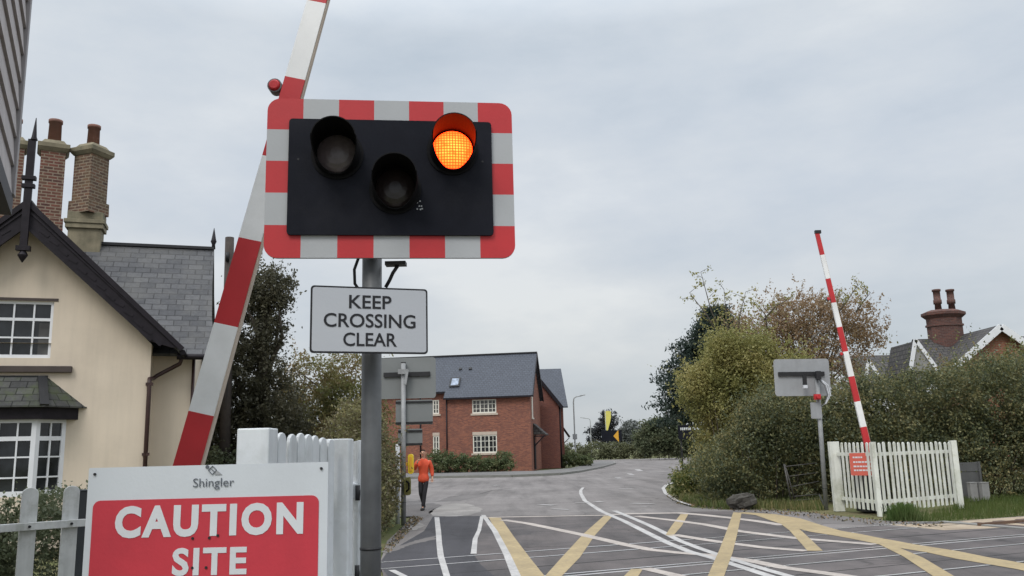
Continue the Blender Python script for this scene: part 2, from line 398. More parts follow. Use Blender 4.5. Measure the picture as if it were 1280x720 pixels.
def clumps(blobs, nc, cr, nl, seed, inner=.5, zmin=.03, flat=.8, sprays=0):
    """leaf points: nc clumps spread over the outer part of the blobs (x,y,z,rx,ry,rz), nl leaves in each"""
    rng = np.random.default_rng(seed)
    B = np.array(blobs, float)
    w = (B[:, 3]*B[:, 4]+B[:, 3]*B[:, 5]+B[:, 4]*B[:, 5]); w /= w.sum()
    k = rng.choice(len(B), nc, p=w)
    d = rng.normal(size=(nc, 3)); d /= np.linalg.norm(d, axis=1, keepdims=True)
    r = inner+(1-inner)*rng.uniform(0, 1, (nc, 1))**.6
    c = B[k, :3]+d*r*B[k, 3:]
    crr = cr*rng.uniform(.5, 1.3, (nc, 1))
    P = np.repeat(c, nl, 0)+rng.normal(size=(nc*nl, 3))*np.repeat(crr, nl, 0)*np.array([1, 1, flat])*.55
    if sprays:
        k2 = rng.choice(len(B), sprays, p=w); d2 = rng.normal(size=(sprays, 3)); d2[:, 2] = abs(d2[:, 2])*.8+.1; d2 /= np.linalg.norm(d2, axis=1, keepdims=True)
        b2 = B[k2, :3]+d2*B[k2, 3:]*.85; l2 = cr*rng.uniform(1.0, 3.2, (sprays, 1)); m2 = 22
        t2 = np.tile(rng.uniform(0, 1, (sprays, m2, 1)), 1)
        up = d2*.6+np.array([0, 0, .6])+rng.normal(size=(sprays, 3))*.25
        S = b2[:, None]+up[:, None]*l2[:, None]*t2+rng.normal(size=(sprays, m2, 3))*cr*.16
        P = np.concatenate([P, S.reshape(-1, 3)])
    keep = P[:, 2] > zmin
    return P[keep], c
def limbs(mb, base, targets, r0, seed, fork=.35, n=6, bend=.3):
    rng = random.Random(seed); base = Vector(base)
    for t in targets:
        t = Vector(t); f = fork+rng.uniform(-.1, .2)
        top = Vector((base.x, base.y, base.z+(t.z-base.z)*f*.8))
        mid = top.lerp(t, .5)+Vector((rng.uniform(-bend, bend), rng.uniform(-bend, bend), rng.uniform(0, bend)))
        mb.tube([top, mid, t], [r0, r0*.6, r0*.15], 5)
def tree(name, label, cat, loc, blobs, nc, cr, nl, leaf, lm, seed, trunk_h, trunk_r, n_limb=10, bark='bark', aspect=.55, group=None, inner=.5, droop=0, sprays=0):
    root = thing(name, label, cat, loc, 0, group)
    P, cs = clumps(blobs, nc, cr, nl, seed, inner, sprays=sprays)
    leaf_mesh('crown', P, leaf, lm, root, seed, aspect, droop)
    mb = MB()
    mb.tube([(0, 0, -.05), (.04, .02, trunk_h*.5), (0, 0, trunk_h)], [trunk_r*1.25, trunk_r, trunk_r*.6], 8)
    idx = np.random.default_rng(seed+1).choice(len(cs), min(n_limb, len(cs)), replace=False)
    limbs(mb, (0, 0, trunk_h*.3), [tuple(cs[i]) for i in idx], trunk_r*.45, seed)
    mb.build('trunk', bark, root)
    return root
def bush(name, label, cat, loc, blobs, nc, cr, nl, leaf, lm, seed, aspect=.6, group=None, inner=.45, stems=8, sprays=0):
    root = thing(name, label, cat, loc, 0, group)
    P, cs = clumps(blobs, nc, cr, nl, seed, inner, sprays=sprays)
    leaf_mesh('foliage', P, leaf, lm, root, seed, aspect)
    mb = MB(); rng = random.Random(seed)
    idx = np.random.default_rng(seed+1).choice(len(cs), min(stems, len(cs)), replace=False)
    for i in idx:
        t = Vector(cs[i]); b = Vector((t.x*.6, t.y*.6, -.05))
        mb.tube([b, b.lerp(t, .5)+Vector((0, 0, .1)), t], [.03, .02, .008], 5)
    mb.build('stem', 'bark', root)
    return root

# ================================================================== SKY AND LIGHT
w = bpy.data.worlds.new('World'); sc.world = w; w.use_nodes = True
nt = w.node_tree; nt.nodes.clear(); L = nt.links
SUN_EL, SUN_AZ = 48, 205         # degrees; azimuth clockwise from +Y (north)
sky = N(nt, 'ShaderNodeTexSky', sky_type='NISHITA'); sky.sun_disc = False
sky.sun_elevation = R_(SUN_EL); sky.sun_rotation = R_(SUN_AZ); sky.dust_density = 3; sky.altitude = 50
tc = N(nt, 'ShaderNodeTexCoord').outputs['Generated']
mp = N(nt, 'ShaderNodeMapping'); mp.inputs['Scale'].default_value = (1, 1, 2.6); mp.inputs['Rotation'].default_value = (0, .25, .4); L.new(tc, mp.inputs[0])
n1 = noise(nt, mp.outputs[0], 1.9, 7, .58)
cloud = ramp(nt, n1, [(.32, (4.35, 4.95, 5.6)), (.46, (5.15, 5.65, 6.2)), (.56, (5.7, 6.1, 6.5)), (.68, (6.6, 6.9, 7.1))])
sep = N(nt, 'ShaderNodeSeparateXYZ'); L.new(tc, sep.inputs[0])
# overcast luminance: paler band near the horizon, then rising towards the zenith
lum = ramp(nt, sep.outputs[2], [(0., (.83, .80, .755)), (.12, (.89, .87, .84)), (.28, (.88, .88, .89)), (.46, (.92, .92, .92)), (.72, (2.3, 2.25, 2.2)), (1., (3.2, 3.12, 3.0))])
cl = mixc(nt, 1., cloud, lum, 'MULTIPLY')
mm = nt.nodes[-1]
allc = mixc(nt, .93, sky.outputs[0], cl)
bg = N(nt, 'ShaderNodeBackground', Strength=.1); L.new(allc, bg.inputs[0])
ow = nt.nodes.new('ShaderNodeOutputWorld'); L.new(bg.outputs[0], ow.inputs[0])
for nd in nt.nodes:
    if nd.type == 'MIX': nd.clamp_result = False
sun = bpy.data.objects.new('sun', bpy.data.lights.new('sun', 'SUN')); C.objects.link(sun)
sun.data.energy = 1.1; sun.data.angle = R_(25); sun.data.color = (1, .96, .9)
az, el = R_(SUN_AZ), R_(SUN_EL)
d = Vector((math.sin(az)*math.cos(el), math.cos(az)*math.cos(el), math.sin(el)))
sun.rotation_euler = d.to_track_quat('Z', 'Y').to_euler()

# ================================================================== GROUND
def sheet(name, pts, z, material, kind='structure'):
    mb = MB(); mb.face([(p[0], p[1], z) for p in pts]); o = mb.build(name, material)
    if o.data.polygons[0].normal.z < 0: o.data.flip_normals()
    o['kind'] = kind; return o
sheet('ground', [(-700, -200), (700, -200), (700, 1200), (-700, 1200)], -.03, 'earth_grass')
g = lambda x, y: G(x, y)[:2]
road_pts = [(-1.0, -8), (-1.0, 4.5), (-1.3, 9), g(476, 700), g(484, 676), g(505, 657), g(515, 646), g(500, 632), (-9, 29), (-60, 33), (-60, 60.5), g(546, 598), g(640, 596.5), g(700, 594), g(724, 591), g(752, 585.5), g(770, 580), g(768, 577.5), (9, 98), (-80, 112), (-80, 122.5), (90, 119.5), (90, 104), (24, 88), g(842, 590), g(838, 603), g(828, 611), g(834, 621), g(848, 629), g(866, 634.5),
    g(905, 637), g(960, 637.5), g(1005, 640), g(1045, 646), g(1100, 652), (9.6, 18.2), (12.5, 17.0), (16, -8)]
sheet('road', road_pts, 0, 'asphalt')
# crossing deck between the rails
U = Vector((math.cos(R_(22)), math.sin(R_(22)), 0)); Vv = Vector((-math.sin(R_(22)), math.cos(R_(22)), 0)); O = Vector((0, 12, 0))
tr = lambda s, t, z=0: O+U*s+Vv*t+Vector((0, 0, z))
sheet('crossing_deck', [g(484, 690), g(545, 664), g(560, 646.5), g(603, 645.5), g(754, 643), g(850, 640), g(905, 639), g(960, 641), g(1000, 652), g(1030, 661), tr(10.3, 2.75)[:2], tr(10.3, -6), (9, 2), (-1.0, 2), (-1.2, 9), g(474, 704)], .002, 'deck')
sheet('footway_surface', [g(484, 691), g(530, 664), g(541, 646), g(602, 645), g(598, 665), g(592, 693), g(600, 705), g(640, 740), g(500, 740), g(474, 706)], .0035, 'asphalt_dark')
# pavement with kerb round the brick house
pav = [(-60, 61), g(546, 597.5), g(640, 596), g(700, 593.5), g(724, 590.5), g(752, 585), g(769, 580), g(767, 578), g(752, 577.5), g(735, 581), g(714, 587), g(668, 590.6), g(560, 592), (-60, 66)]
mb = MB(); mb.prism([(p[0], p[1]) for p in pav], (0, 0, .12), (1, 0, 0), (0, 1, 0), (0, 0, -.16)); struct(mb.build('pavement', 'pavement'))
mb = MB()
for a, b in zip(pav[:8], pav[1:8]): mb.bar((a[0], a[1], .055), (b[0], b[1], .055), .14, .15)
struct(mb.build('kerb', 'kerb_stone'))
def ppoly(name, px, z, m): return sheet(name, [g(*p) for p in px], z, m)
def rough(name, px, z, m, amp=.045):
    P = [Vector(g(*p)) for p in px]; rng = random.Random(len(px)+int(px[0][0])); out = []
    for a, b in zip(P, P[1:]+P[:1]):
        n = max(2, int((b-a).length/.12))
        for k in range(n): out.append(a.lerp(b, k/n)+Vector((rng.uniform(-amp, amp), rng.uniform(-amp, amp)))*.8)
    mb = MB(); mb.face([(p.x, p.y, z) for p in out])
    o = mb.build(name, m)
    for p in o.data.polygons:
        if p.normal.z < 0: p.flip()
    return struct(o)
rough('road_patch', [(541, 645), (535, 640), (548, 634), (562, 630), (580, 628), (592, 632), (604, 636), (598, 641), (586, 644), (566, 646)], .003, 'patch_pale')
rough('road_patch', [(500, 646), (507, 632), (540, 629), (552, 631), (543, 637), (534, 645)], .003, 'tar')
rough('road_patch', [(546, 627), (562, 620.5), (600, 617), (615, 612.5), (606, 620), (575, 626)], .0035, 'patch_mid')
rough('road_patch', [(476, 690), (520, 676), (545, 669.5), (545, 674), (515, 681), (484, 692)], .0045, 'patch_mid')
rough('road_patch', [(508, 660), (522, 653), (532, 657), (518, 663), (505, 664)], .0045, 'patch_pale')
ppoly('gravel_path', [(1000, 639.5), (1050, 645), (1105, 651), (1175, 655), (1225, 650), (1290, 646), (1290, 657), (1230, 660), (1190, 663), (1140, 661), (1080, 656), (1020, 654)], .0032, 'patch_mid')
ppoly('gravel_path', [(1110, 656), (1180, 655), (1225, 649.5), (1300, 645), (1420, 640), (1420, 648), (1280, 658), (1230, 661), (1180, 663)], .0045, 'gravel_path')
# -- open track beyond the deck
sheet('ballast', [tr(10.4, 2.6), tr(60, 2.6), tr(60, -6), tr(10.4, -6)], -.012, 'ballast')
sheet('ballast', [tr(-1.6, 3.2), tr(-60, 3.2), tr(-60, -4), tr(-3.6, -4)], -.012, 'ballast')
for k in range(12):
    p = tr(10.75+k*.65, .75, -.045)
    mb = MB(); mb.box(-.13, .13, -1.25, 1.25, -.06, .06)
    o = mb.build('sleeper', 'sleeper_wood', None, .01, p, R_(22)); tag(o, 'dark timber sleeper carrying the rails past the edge of the crossing', 'sleeper', 'sleepers of the open track')
for t, nm, s0, s1, dbl in ((2.72, 'far', -3.6, 10.3, 0), (1.95, 'second', -3.4, 10.3, 0), (0., 'third', -2.6, 10.3, 1), (-.93, 'fourth', -2.6, 10.3, 0), (-2.33, 'nearest', -2.6, 10.3, 0)):
    mb = MB()
    wd = .024
    mb.box(s0, s1, -wd, wd, -.02, .0045)
    mb2 = MB(); mb2.box(s0, s1, -wd-.045, -wd-.004, -.02, .0042)
    root = thing('rail', {'far': 'shiny flush rail along the far edge of the crossing deck', 'second': 'shiny flush rail second from the far edge of the crossing', 'third': 'double shiny flush rail through the middle of the hatched crossing', 'fourth': 'shiny flush rail just nearer than the double middle rail', 'nearest': 'shiny flush rail nearest the camera at the foot of the view'}[nm], 'rail', tr(0, t), R_(22), 'rails set into the crossing')
    mb.build('rail_head', 'rail_steel', root); mb2.build('flangeway', 'flangeway', root)
    if dbl:
        mb3 = MB(); mb3.box(s0, s1, -wd-.20, -wd-.15, -.02, .0045); mb3.build('rail_head', 'rail_steel', root)
        mb4 = MB(); mb4.box(s1+.004, 60, -.035, .035, -.012, .06); mb4.build('open_rail', 'rusty_rail', root)
    if nm == 'second':
        mb4 = MB(); mb4.box(s1+.004, 60, -.035-.45, .035-.45, -.012, .06); mb4.build('open_rail', 'rusty_rail', root)
mb = MB(); mb.box(-3, 10.3, -.02, .02, -.01, .0043); struct(mb.build('deck_joint', 'flangeway', None, 0, tr(0, .9), R_(22)))
mb = MB(); mb.box(3.2, 10.3, -.012, .012, -.01, .0043); struct(mb.build('deck_joint', 'flangeway', None, 0, tr(0, -1.7), R_(22)))
# timber edge of the deck on the right
mb = MB(); mb.box(10.32, 10.5, -3, 2.5, -.05, .03); struct(mb.build('deck_edge', 'kerb_stone', None, .01, tr(0, 0), R_(22)))

# -- painted markings
mk_z = [.0055]
def strip(name, pts, material, wpx=None):
    """pts: centre pixels + width in pixels, or (left, right) pixel pairs"""
    mk_z[0] += .0002; z = mk_z[0]; mb = MB(); Lp, Rp = [], []
    if wpx is None:
        for a, b in pts: Lp.append(g(*a)); Rp.append(g(*b))
    else:
        n = len(pts); ww = wpx if hasattr(wpx, '__len__') else [wpx]*n
        for i in range(n):
            a = Vector(g(*pts[max(i-1, 0)])); b = Vector(g(*pts[min(i+1, n-1)])); c = Vector(g(*pts[i]))
            t = (b-a).normalized(); nn = Vector((-t.y, t.x))*ww[i]/2
            Lp.append(c+nn); Rp.append(c-nn)
    # refine so that edges can wander a little like worn paint
    for i in range(len(Lp)-1):
        mb.face([(*Lp[i], z), (*Rp[i], z), (*Rp[i+1], z), (*Lp[i+1], z)])
    o = mb.build(name, material)
    for p in o.data.polygons:
        if p.normal.z < 0: p.flip()
    o['kind'] = 'structure'; return o
Y, Wc, Ww, Wf = 'paint_yellow', 'paint_cream', 'paint_white', 'paint_faded'
strip('yellow_line', [((611, 647), (626, 647.5)), ((624, 672), (643, 672)), ((636, 697), (662, 697)), ((650, 722), (682, 722)), ((672, 760), (712, 760))], Y)
strip('white_line', [((601.5, 644), (606.6, 644)), ((615, 664), (622, 664)), ((629, 693), (638, 693)), ((639, 720), (651, 720)), ((656, 760), (670, 760))], Ww)
strip('white_line', [(600, 647), (660, 646), (754, 644.3), (787, 642.4), (849, 641.3), (880, 644), (911, 647.3), (945, 651.5), (979, 656.7)], Wc, [.2, .24, .26, .34, .38, .3, .28, .26, .26])
strip('yellow_line', [((755, 645), (766, 645)), ((730, 667), (744, 669)), ((705, 694), (725, 697)), ((680, 722), (701, 722)), ((655, 750), (680, 750))], Y)
strip('white_line', [(628, 650), (660, 654.6), (728, 668.7), (780, 680.8), (814, 687.6), (850, 691.5), (885, 694), (937, 701), (980, 710), (1040, 718), (1100, 727)], Wc, .23)
strip('white_line', [(729, 609.5), (726, 613), (726, 617), (731, 626), (752, 639.5), (780, 651.5), (814, 668.7), (835, 679), (862, 690), (891, 698), (920, 707), (963, 721), (1000, 735)], Ww, [.12, .12, .13, .14, .15, .15, .15, .15, .15, .15, .15, .15, .15])
strip('white_line', [(768, 638.7), (787, 646.4), (811, 656.7), (832, 667), (850, 676.5), (875, 686), (894, 692.5), (915, 699.5), (956, 712), (984, 720), (1020, 731)], Ww, .14)
strip('yellow_line', [((850.7, 643), (860.5, 643)), ((840, 657), (852, 658)), ((832, 669), (841, 670.5))], Y)
strip('white_line', [(796, 645.5), (842, 650.7), (880, 655.8), (908, 661), (924, 664.4), (994, 673), (1050, 677.5), (1094, 681)], Wc, .24)
strip('white_line', [(842, 668.7), (880, 674.9), (901, 678), (956, 685), (1008, 689)], Wc, .22)
strip('yellow_line', [((916.7, 640.5), (927, 641.5)), ((908, 665), (922, 666)), ((898.7, 689), (916, 691)), ((884, 722), (904.7, 722)), ((868, 750), (893, 750))], Y)
strip('yellow_line', [(925, 641), (956, 643.5), (980, 649), (1006, 657.6), (1032, 664.5), (1058, 668.7), (1080, 673), (1094, 675.6), (1129, 682.5), (1177, 690), (1215, 698), (1256, 705), (1290, 711), (1400, 733)], Y, [.3, .5, .75, .7, .6, .55, .5, .5, .52, .5, .5, .48, .45, .45])
strip('yellow_line', [((968, 649), (984, 651)), ((987, 663.6), (1002, 664)), ((1009.5, 689), (1028.5, 689))], Y)
strip('yellow_line', [((1093, 678), (1112, 680)), ((1129, 696), (1154.5, 698)), ((1166.5, 721), (1193, 721)), ((1210, 750), (1245, 750))], Y)
strip('yellow_line', [((789, 711.7), (804, 711.7)), ((779, 722), (797, 722)), ((750, 750), (772, 750))], Y)
strip('white_line', [(806, 711), (845, 720), (900, 732)], Wc, .2)
strip('white_line', [((543, 646.7), (549, 646.7)), ((544.7, 665), (551.4, 665)), ((545.5, 680), (552.6, 680)), ((547, 696), (555, 696)), ((554, 720), (562.5, 720)), ((562, 745), (571, 745))], Ww)
strip('white_line', [(602.5, 645.5), (599, 663), (594, 674), (592, 692.8)], Ww, [.09, .085, .095, .10])
strip('white_line', [(489.5, 713.2), (504, 720.5), (520, 730)], Ww, .10)
strip('white_line', [(841, 603.5), (833, 606.5), (829, 610.3), (832, 617), (845, 625.5), (863, 631.8)], Ww, [.14, .15, .14, .13, .12, .12])
for pts, ww in (([(773, 611), (791, 611)], .3), ([(790, 629.5), (817, 630.2)], .28), ([(799, 633.3), (809, 633.5)], .16), ([(675, 631), (693, 632)], .3), ([(719, 629), (737, 628.6)], .2), ([(690, 636.5), (712, 637.5)], .2), ([(745, 627), (752, 628)], .25), ([(796, 586.6), (801, 589)], .4), ([(786, 592), (791, 594)], .3), ([(771, 597), (776, 598.5)], .3), ([(837, 584.5), (846, 584)], 1.2), ([(617, 606.5), (622, 607)], .3), ([(760, 578), (800, 577)], .5)):
    strip('white_line', pts, Wf, ww)
# fine dark seams in the asphalt
for pts in ([(505, 627), (540, 626.5), (560, 626.5)], [(560, 622), (580, 619), (600, 617.5), (612, 614), (640, 610)], [(660, 606), (700, 603), (735, 606)]):
    strip('tar_seam', pts, 'tar', .05)

# ================================================================== CROSSING SIGNALS
def signal(name, label, base, yaw, bx, bz, bw, bh, byaw, lit, lamp_xy, pole_h, pole_r=.057, group='crossing signals', back='sign_back'):
    root = thing(name, label, 'signal', base, yaw, group)
    mb = MB(); mb.tube([(0, 0, -.05), (0, 0, pole_h)], pole_r, 24); mb.build('pole', 'galvanised' if lit else 'galvanised_pale', root)
    mb = MB(); mb.tube([(0, 0, pole_h-.0), (0, 0, pole_h+.02)], pole_r+.004, 20)
    mb.build('pole_cap', 'dark_metal', root)
    for z in (.62, 1.18) if lit else (.5,):
        mb = MB(); mb.tube([(0, 0, z), (0, 0, z+.012)], pole_r+.003, 20); mb.build('pole_band', 'dark_metal', root)
    by = -pole_r-.055
    ex = Vector((math.cos(byaw), math.sin(byaw), 0)); ez = Vector((0, 0, 1)); nb = Vector((math.sin(byaw), -math.cos(byaw), 0))   # nb: out of the front
    o = Vector((bx, by, bz))
    mb = MB()
    mb.prism(rrect(bw, bh, .075), o, ex, ez, -nb*.022, 2)
    # checkered border
    tb, ts = .136, .133; nx, ny = 7, 5; cw, ch = bw/nx, bh/ny; r = .075
    f0 = o+nb*.0025
    def cell(x0, x1, y0, y1, m, corner=None):
        if corner is None: poly = [(x0, y0), (x0, y1), (x1, y1), (x1, y0)]
        else:
            sx, sy = corner; poly = []
            cx = (x1-r) if sx > 0 else (x0+r); cy = (y1-r) if sy > 0 else (y0+r)
            arc = [(cx+sx*r*math.cos(R_(a)), cy+sy*r*math.sin(R_(a))) for a in range(0, 91, 15)]
            inner = [((x0 if sx > 0 else x1), (y1 if sy > 0 else y0)), ((x0 if sx > 0 else x1), (y0 if sy > 0 else y1)), ((x1 if sx > 0 else x0), (y0 if sy > 0 else y1))]
            poly = arc+inner
        mb.prism(poly, f0, ex, ez, -nb*.0024, m)
    for i in range(nx):
        x0, x1 = -bw/2+i*cw, -bw/2+(i+1)*cw
        for sy, y0, y1 in ((1, bh/2-tb, bh/2), (-1, -bh/2, -bh/2+tb)):
            cell(x0, x1, y0, y1, i % 2, (-1, sy) if i == 0 else (1, sy) if i == nx-1 else None)
    for j in range(ny):
        y0, y1 = max(-bh/2+j*ch, -bh/2+tb), min(-bh/2+(j+1)*ch, bh/2-tb)
        for x0, x1 in ((-bw/2, -bw/2+ts), (bw/2-ts, bw/2)): cell(x0, x1, y0, y1, j % 2)
    mb.build('target_board', ['red_paint', 'white_reflective', back], root)
    mb = MB(); mb.prism(rrect(bw-2*ts+.012, bh-2*tb+.012, .02, 3), o+nb*.022, ex, ez, -nb*.018, 0)
    mb.prism(rrect(.012, .012, .005, 2), o+nb*.0235+ex*(-bw/2+ts+.05)+ez*.10, ex, ez, -nb*.001, 1)
    mb.prism(rrect(.012, .012, .005, 2), o+nb*.0235+ex*(bw/2-ts-.05)+ez*.10, ex, ez, -nb*.001, 1)
    pan = mb.build('black_panel', ['black_panel', 'dark_metal'], root)
    if lit:   # tiny worn maker's mark low on the black panel
        mb = MB()
        for k, (a, b) in enumerate(((-.012, .02), (.0, .0), (.012, .0), (-.012, -.018), (.006, -.02), (.016, -.016), (.004, .03))):
            mb.prism(rrect(.009, .008, .002, 1), o+nb*.0235+ex*(.16+a)+ez*(-.175+b), ex, ez, -nb*.001)
        mb.build('mark', 'white_reflective', pan)
    for k, (lx, lz) in enumerate(lamp_xy):
        c = o+nb*.022+ex*lx+ez*lz
        on = lit and k == 1
        rh, ln = .134, .235
        mb = MB(); n = 40; ring = []
        for j in range(n):
            a = 2*math.pi*j/n; ca, sa = math.cos(a), math.sin(a)
            # long over the top, cut back underneath
            t = (sa+1)/2
            d = .05+ln*min(1, max(0, (t-.02)/.55))**.8
            dr = 1-.06*d/ln
            ring.append((c+ex*(ca*rh)+ez*(sa*rh), c+ex*(ca*rh*dr)+ez*(sa*rh*dr)+nb*d))
        th = .006
        for j in range(n):
            a0, b0 = ring[j]; a1, b1 = ring[(j+1) % n]
            q = lambda p: p+((c+nb*(p-c).dot(nb))-p).normalized()*th
            mb.face([a0, a1, b1, b0], 0, True); mb.face([q(a1), q(a0), q(b0), q(b1)], 1, True); mb.face([b0, b1, q(b1), q(b0)])
        mb.prism([(rh*1.12*math.cos(2*math.pi*j/n), rh*1.12*math.sin(2*math.pi*j/n)) for j in range(n-1, -1, -1)], c+nb*.012, ex, ez, -nb*.011)
        hood = mb.build('lamp_hood', ['black_hood', 'black_hood_inner'], root)
        mb = MB(); rl = .118; rows = 5; cen = c+nb*.0135
        pr = None
        for i in range(rows+1):
            rr_, dd = rl*math.cos(i/rows*math.pi/2)*1., .03*math.sin(i/rows*math.pi/2)
            cur = [cen+ex*(rr_*math.cos(2*math.pi*j/32))+ez*(rr_*math.sin(2*math.pi*j/32))+nb*dd for j in range(32)]
            if pr:
                for j in range(32): mb.face([pr[j], pr[(j+1) % 32], cur[(j+1) % 32], cur[j]], 0, True)
            pr = cur
        ln_ = mb.build('lens', 'lens_lit' if on else 'lens_dark' if k == 2 else 'lens_grey', hood)
        if on:
            uvd = ln_.data.uv_layers[0].data
            for li, lp in enumerate(ln_.data.loops):
                v = ln_.data.vertices[lp.vertex_index].co-cen; uvd[li].uv = (v.dot(ex), v.dot(ez))
            hood['label'] = 'lamp hood glowing red inside'
    # back bracket: horizontal channel and a drop arm
    bk = o-nb*.024
    mb = MB()
    def bx2(x0, x1, z0, z1, d0, d1):
        mb.hexa([bk+ex*x+ez*z-nb*dd for z in (z0, z1) for x, dd in ((x0, d0), (x1, d0), (x1, d1), (x0, d1))])
    bx2(-bw*.40, bw*.43, .035, .145, .001, .05); mb.build('bracket', 'dark_metal', root)
    return root
# nearest signal: facing the camera
BZ = at(490, 222, 4.75).z
near = signal('crossing_signal', 'big crossing signal with red and white chequered border and one red lamp lit', (-.815, 4.87, 0), 0, .13, BZ, 1.43, .955, R_(6.8), True, [(-.31, .13), (.355, .163), (.022, -.075)], BZ+.2)
# cables at the back of the board
mb = MB()
mb.tube([(-.07, -.03, BZ-.44), (-.10, -.02, BZ-.52), (-.10, 0, BZ-.6), (-.06, .02, BZ-.66), (-.03, .05, BZ-.68)], .009, 8); mb.build('cable', 'dark_metal', near)
mb = MB(); mb.tube([(.15, .0, BZ-.5), (.12, .01, BZ-.54), (.10, .02, BZ-.58), (.075, .03, BZ-.62)], .011, 8); mb.build('cable', 'dark_metal', near)
mb = MB(); mb.box(.08, .20, -.04, .03, BZ-.50, BZ-.479); mb.build('bracket', 'dark_metal', near)
# KEEP CROSSING CLEAR plate (bolted to the pole: part of the same signal)
kc = at(465.5, 402.5, 4.70)
ky = R_(19)
pl_ = MB(); o = Vector((kc.x+.815, kc.y-4.87-.07, kc.z)); ex = Vector((math.cos(ky), math.sin(ky), 0)); nb = Vector((math.sin(ky), -math.cos(ky), 0)); ez = Vector((0, 0, 1))
pl_.prism(rrect(.645, .368, .018, 4), o, ex, ez, -nb*.012, 1)
pl_.prism(rrect(.626, .349, .014, 4), o+nb*.002, ex, ez, -nb*.0018, 0)
plate = pl_.build('text_plate', ['sign_white', 'letter_black'], near); plate['label'] = 'white plate reading KEEP CROSSING CLEAR'
for tx, wpx, dz, hh in (('KEEP', 51, .1, .076), ('CROSSING', 110, -.004, .079), ('CLEAR', 64, -.108, .077)):
    text('lettering', tx, wpx/143*.655, hh*.97, 'letter_black', plate, o+nb*.0035+ez*dz, ky, .012)
mb = MB(); mb.hexa([o-nb*dd+ex*x+ez*z for z in (-.03, .03) for x, dd in ((-.1, .014), (.1, .014), (.1, .06), (-.1, .06))]); mb.build('bracket', 'dark_metal', near)

# signal across the tracks, seen from behind, beside the white palisade
rs = signal('crossing_signal', 'grey back of a crossing signal on a leaning post beside the white fence', (7.92, 22.6, 0), R_(180-4), .36, 3.38, 1.44, .98, 0, False, [(-.31, .12), (.31, .12), (0, -.09)], 3.35)
rs.rotation_euler = (0, R_(-1.2), R_(176))
mb = MB(); mb.box(.30, .40, .085, .14, 3.16, 3.42); mb.build('drop_bracket', 'dark_metal', rs)
mb = MB(); mb.box(.295, .405, .085, .15, 3.08, 3.16); mb.build('drop_bracket', 'far_white', rs)
mb = MB(); mb.box(-.06, .06, .06, .2, 3.3, 3.52); mb.build('junction_box', 'dark_metal', rs)
mb = MB(); mb.box(-.02, .14, .06, .18, 2.78, 2.92); mb.tube([(.06, .18, 2.85), (.06, .26, 2.85)], .05, 12); mb.build('red_unit', 'red_paint', rs)
mb = MB(); mb.prism(rrect(.28, .42, .02, 3), (.10, .08, 2.5), (1, 0, 0), (0, 0, 1), (0, .01, 0)); mb.build('plate', 'sign_back', rs)
for z in (2.36, 2.58):
    mb = MB(); mb.box(-.07, .24, .06, .078, z, z+.04); mb.build('bracket', 'galvanised', rs)
for k in range(3):
    mb = MB(); mb.tube([(-.02-.03*k, .12, 3.3), (-.14-.05*k, .14, 3.15), (-.2-.04*k, .14, 2.9), (-.12-.02*k, .12, 2.68), (-.03, .09, 2.62)], .011, 6); mb.build('cable', 'far_white' if k else 'galvanised', rs)
mb = MB(); mb.bar((.02, .0, .0), (.16, .05, .35), .03, .03); mb.build('stay', 'galvanised', rs)

ls = signal('crossing_signal', 'grey back of a crossing signal above two smaller plates beside the walking person', (-2.77, 21.3, 0), R_(180), -.10, 3.53, 1.4, 1.02, 0, False, [(-.31, .12), (.31, .12), (0, -.09)], 3.9, .06, back='sign_back_dark')
for (x0, x1, z0, z1, zb) in ((-.36+.0, .56, 2.37, 2.98, (2.93, 2.42)), (-.30, .30, 1.86, 2.27, (2.22, 1.9))):
    mb = MB(); mb.prism(rrect(x1-x0, z1-z0, .03, 3), (-(x0+x1)/2-.16, -.075, (z0+z1)/2), (1, 0, 0), (0, 0, 1), (0, .012, 0)); p = mb.build('plate', 'sign_back_dark', ls)
    for z in zb:
        mb = MB(); mb.box(-x1-.16, -x0-.16, -.062, -.03, z-.02, z+.02); mb.build('bracket', 'dark_metal', ls)
mb = MB(); mb.bar((-.12, .09, 3.72), (-.06, .12, 3.35), .06, .05); mb.box(-.12, .12, .06, .12, 3.62, 3.74); mb.build('drop_bracket', 'galvanised_pale', ls)

yb = at(513.3, 580, 21.25)
mb = MB(); mb.prism(rrect(.135, .48, .06, 6), (0, 0, 0), (1, 0, 0), (0, 0, 1), (0, .12, 0)); mb.prism(rrect(.06, .36, .03, 6), (0, -.012, 0), (1, 0, 0), (0, 0, 1), (0, .011, 0), 1)
mb.bar((-.16, .06, .0), (-.06, .06, .0), .05, .08, m=1)
tag(mb.build('yellow_box', ['yellow_plastic', 'amber_paint'], None, .01, yb), 'upright rounded yellow box fixed beside the post next to the walking person', 'box')
yb2 = at(509, 608, 21.15)
mb = MB(); mb.prism(rrect(.16, .42, .05, 5), (0, 0, 0), (1, 0, 0), (0, 0, 1), (0, .12, 0)); mb.tube([(-.02, -.03, .13), (.05, -.06, .08), (.05, -.06, -.06), (-.02, -.03, -.12)], .025, 8, 1)
tag(mb.build('equipment_box', ['leaf_olive', 'black_hood'], None, .01, yb2), 'low olive yellow box with a black handle on the signal post', 'box')
tp = at(497, 555, 21.8)
mb = MB(); mb.tube([(0, 0, -.05), (0, 0, tp.z)], .055, 12); tag(mb.build('marker_post', 'far_white', None, 0, (tp.x, 21.8, 0)), 'thin pale post between the hedge and the grey sign post', 'post')

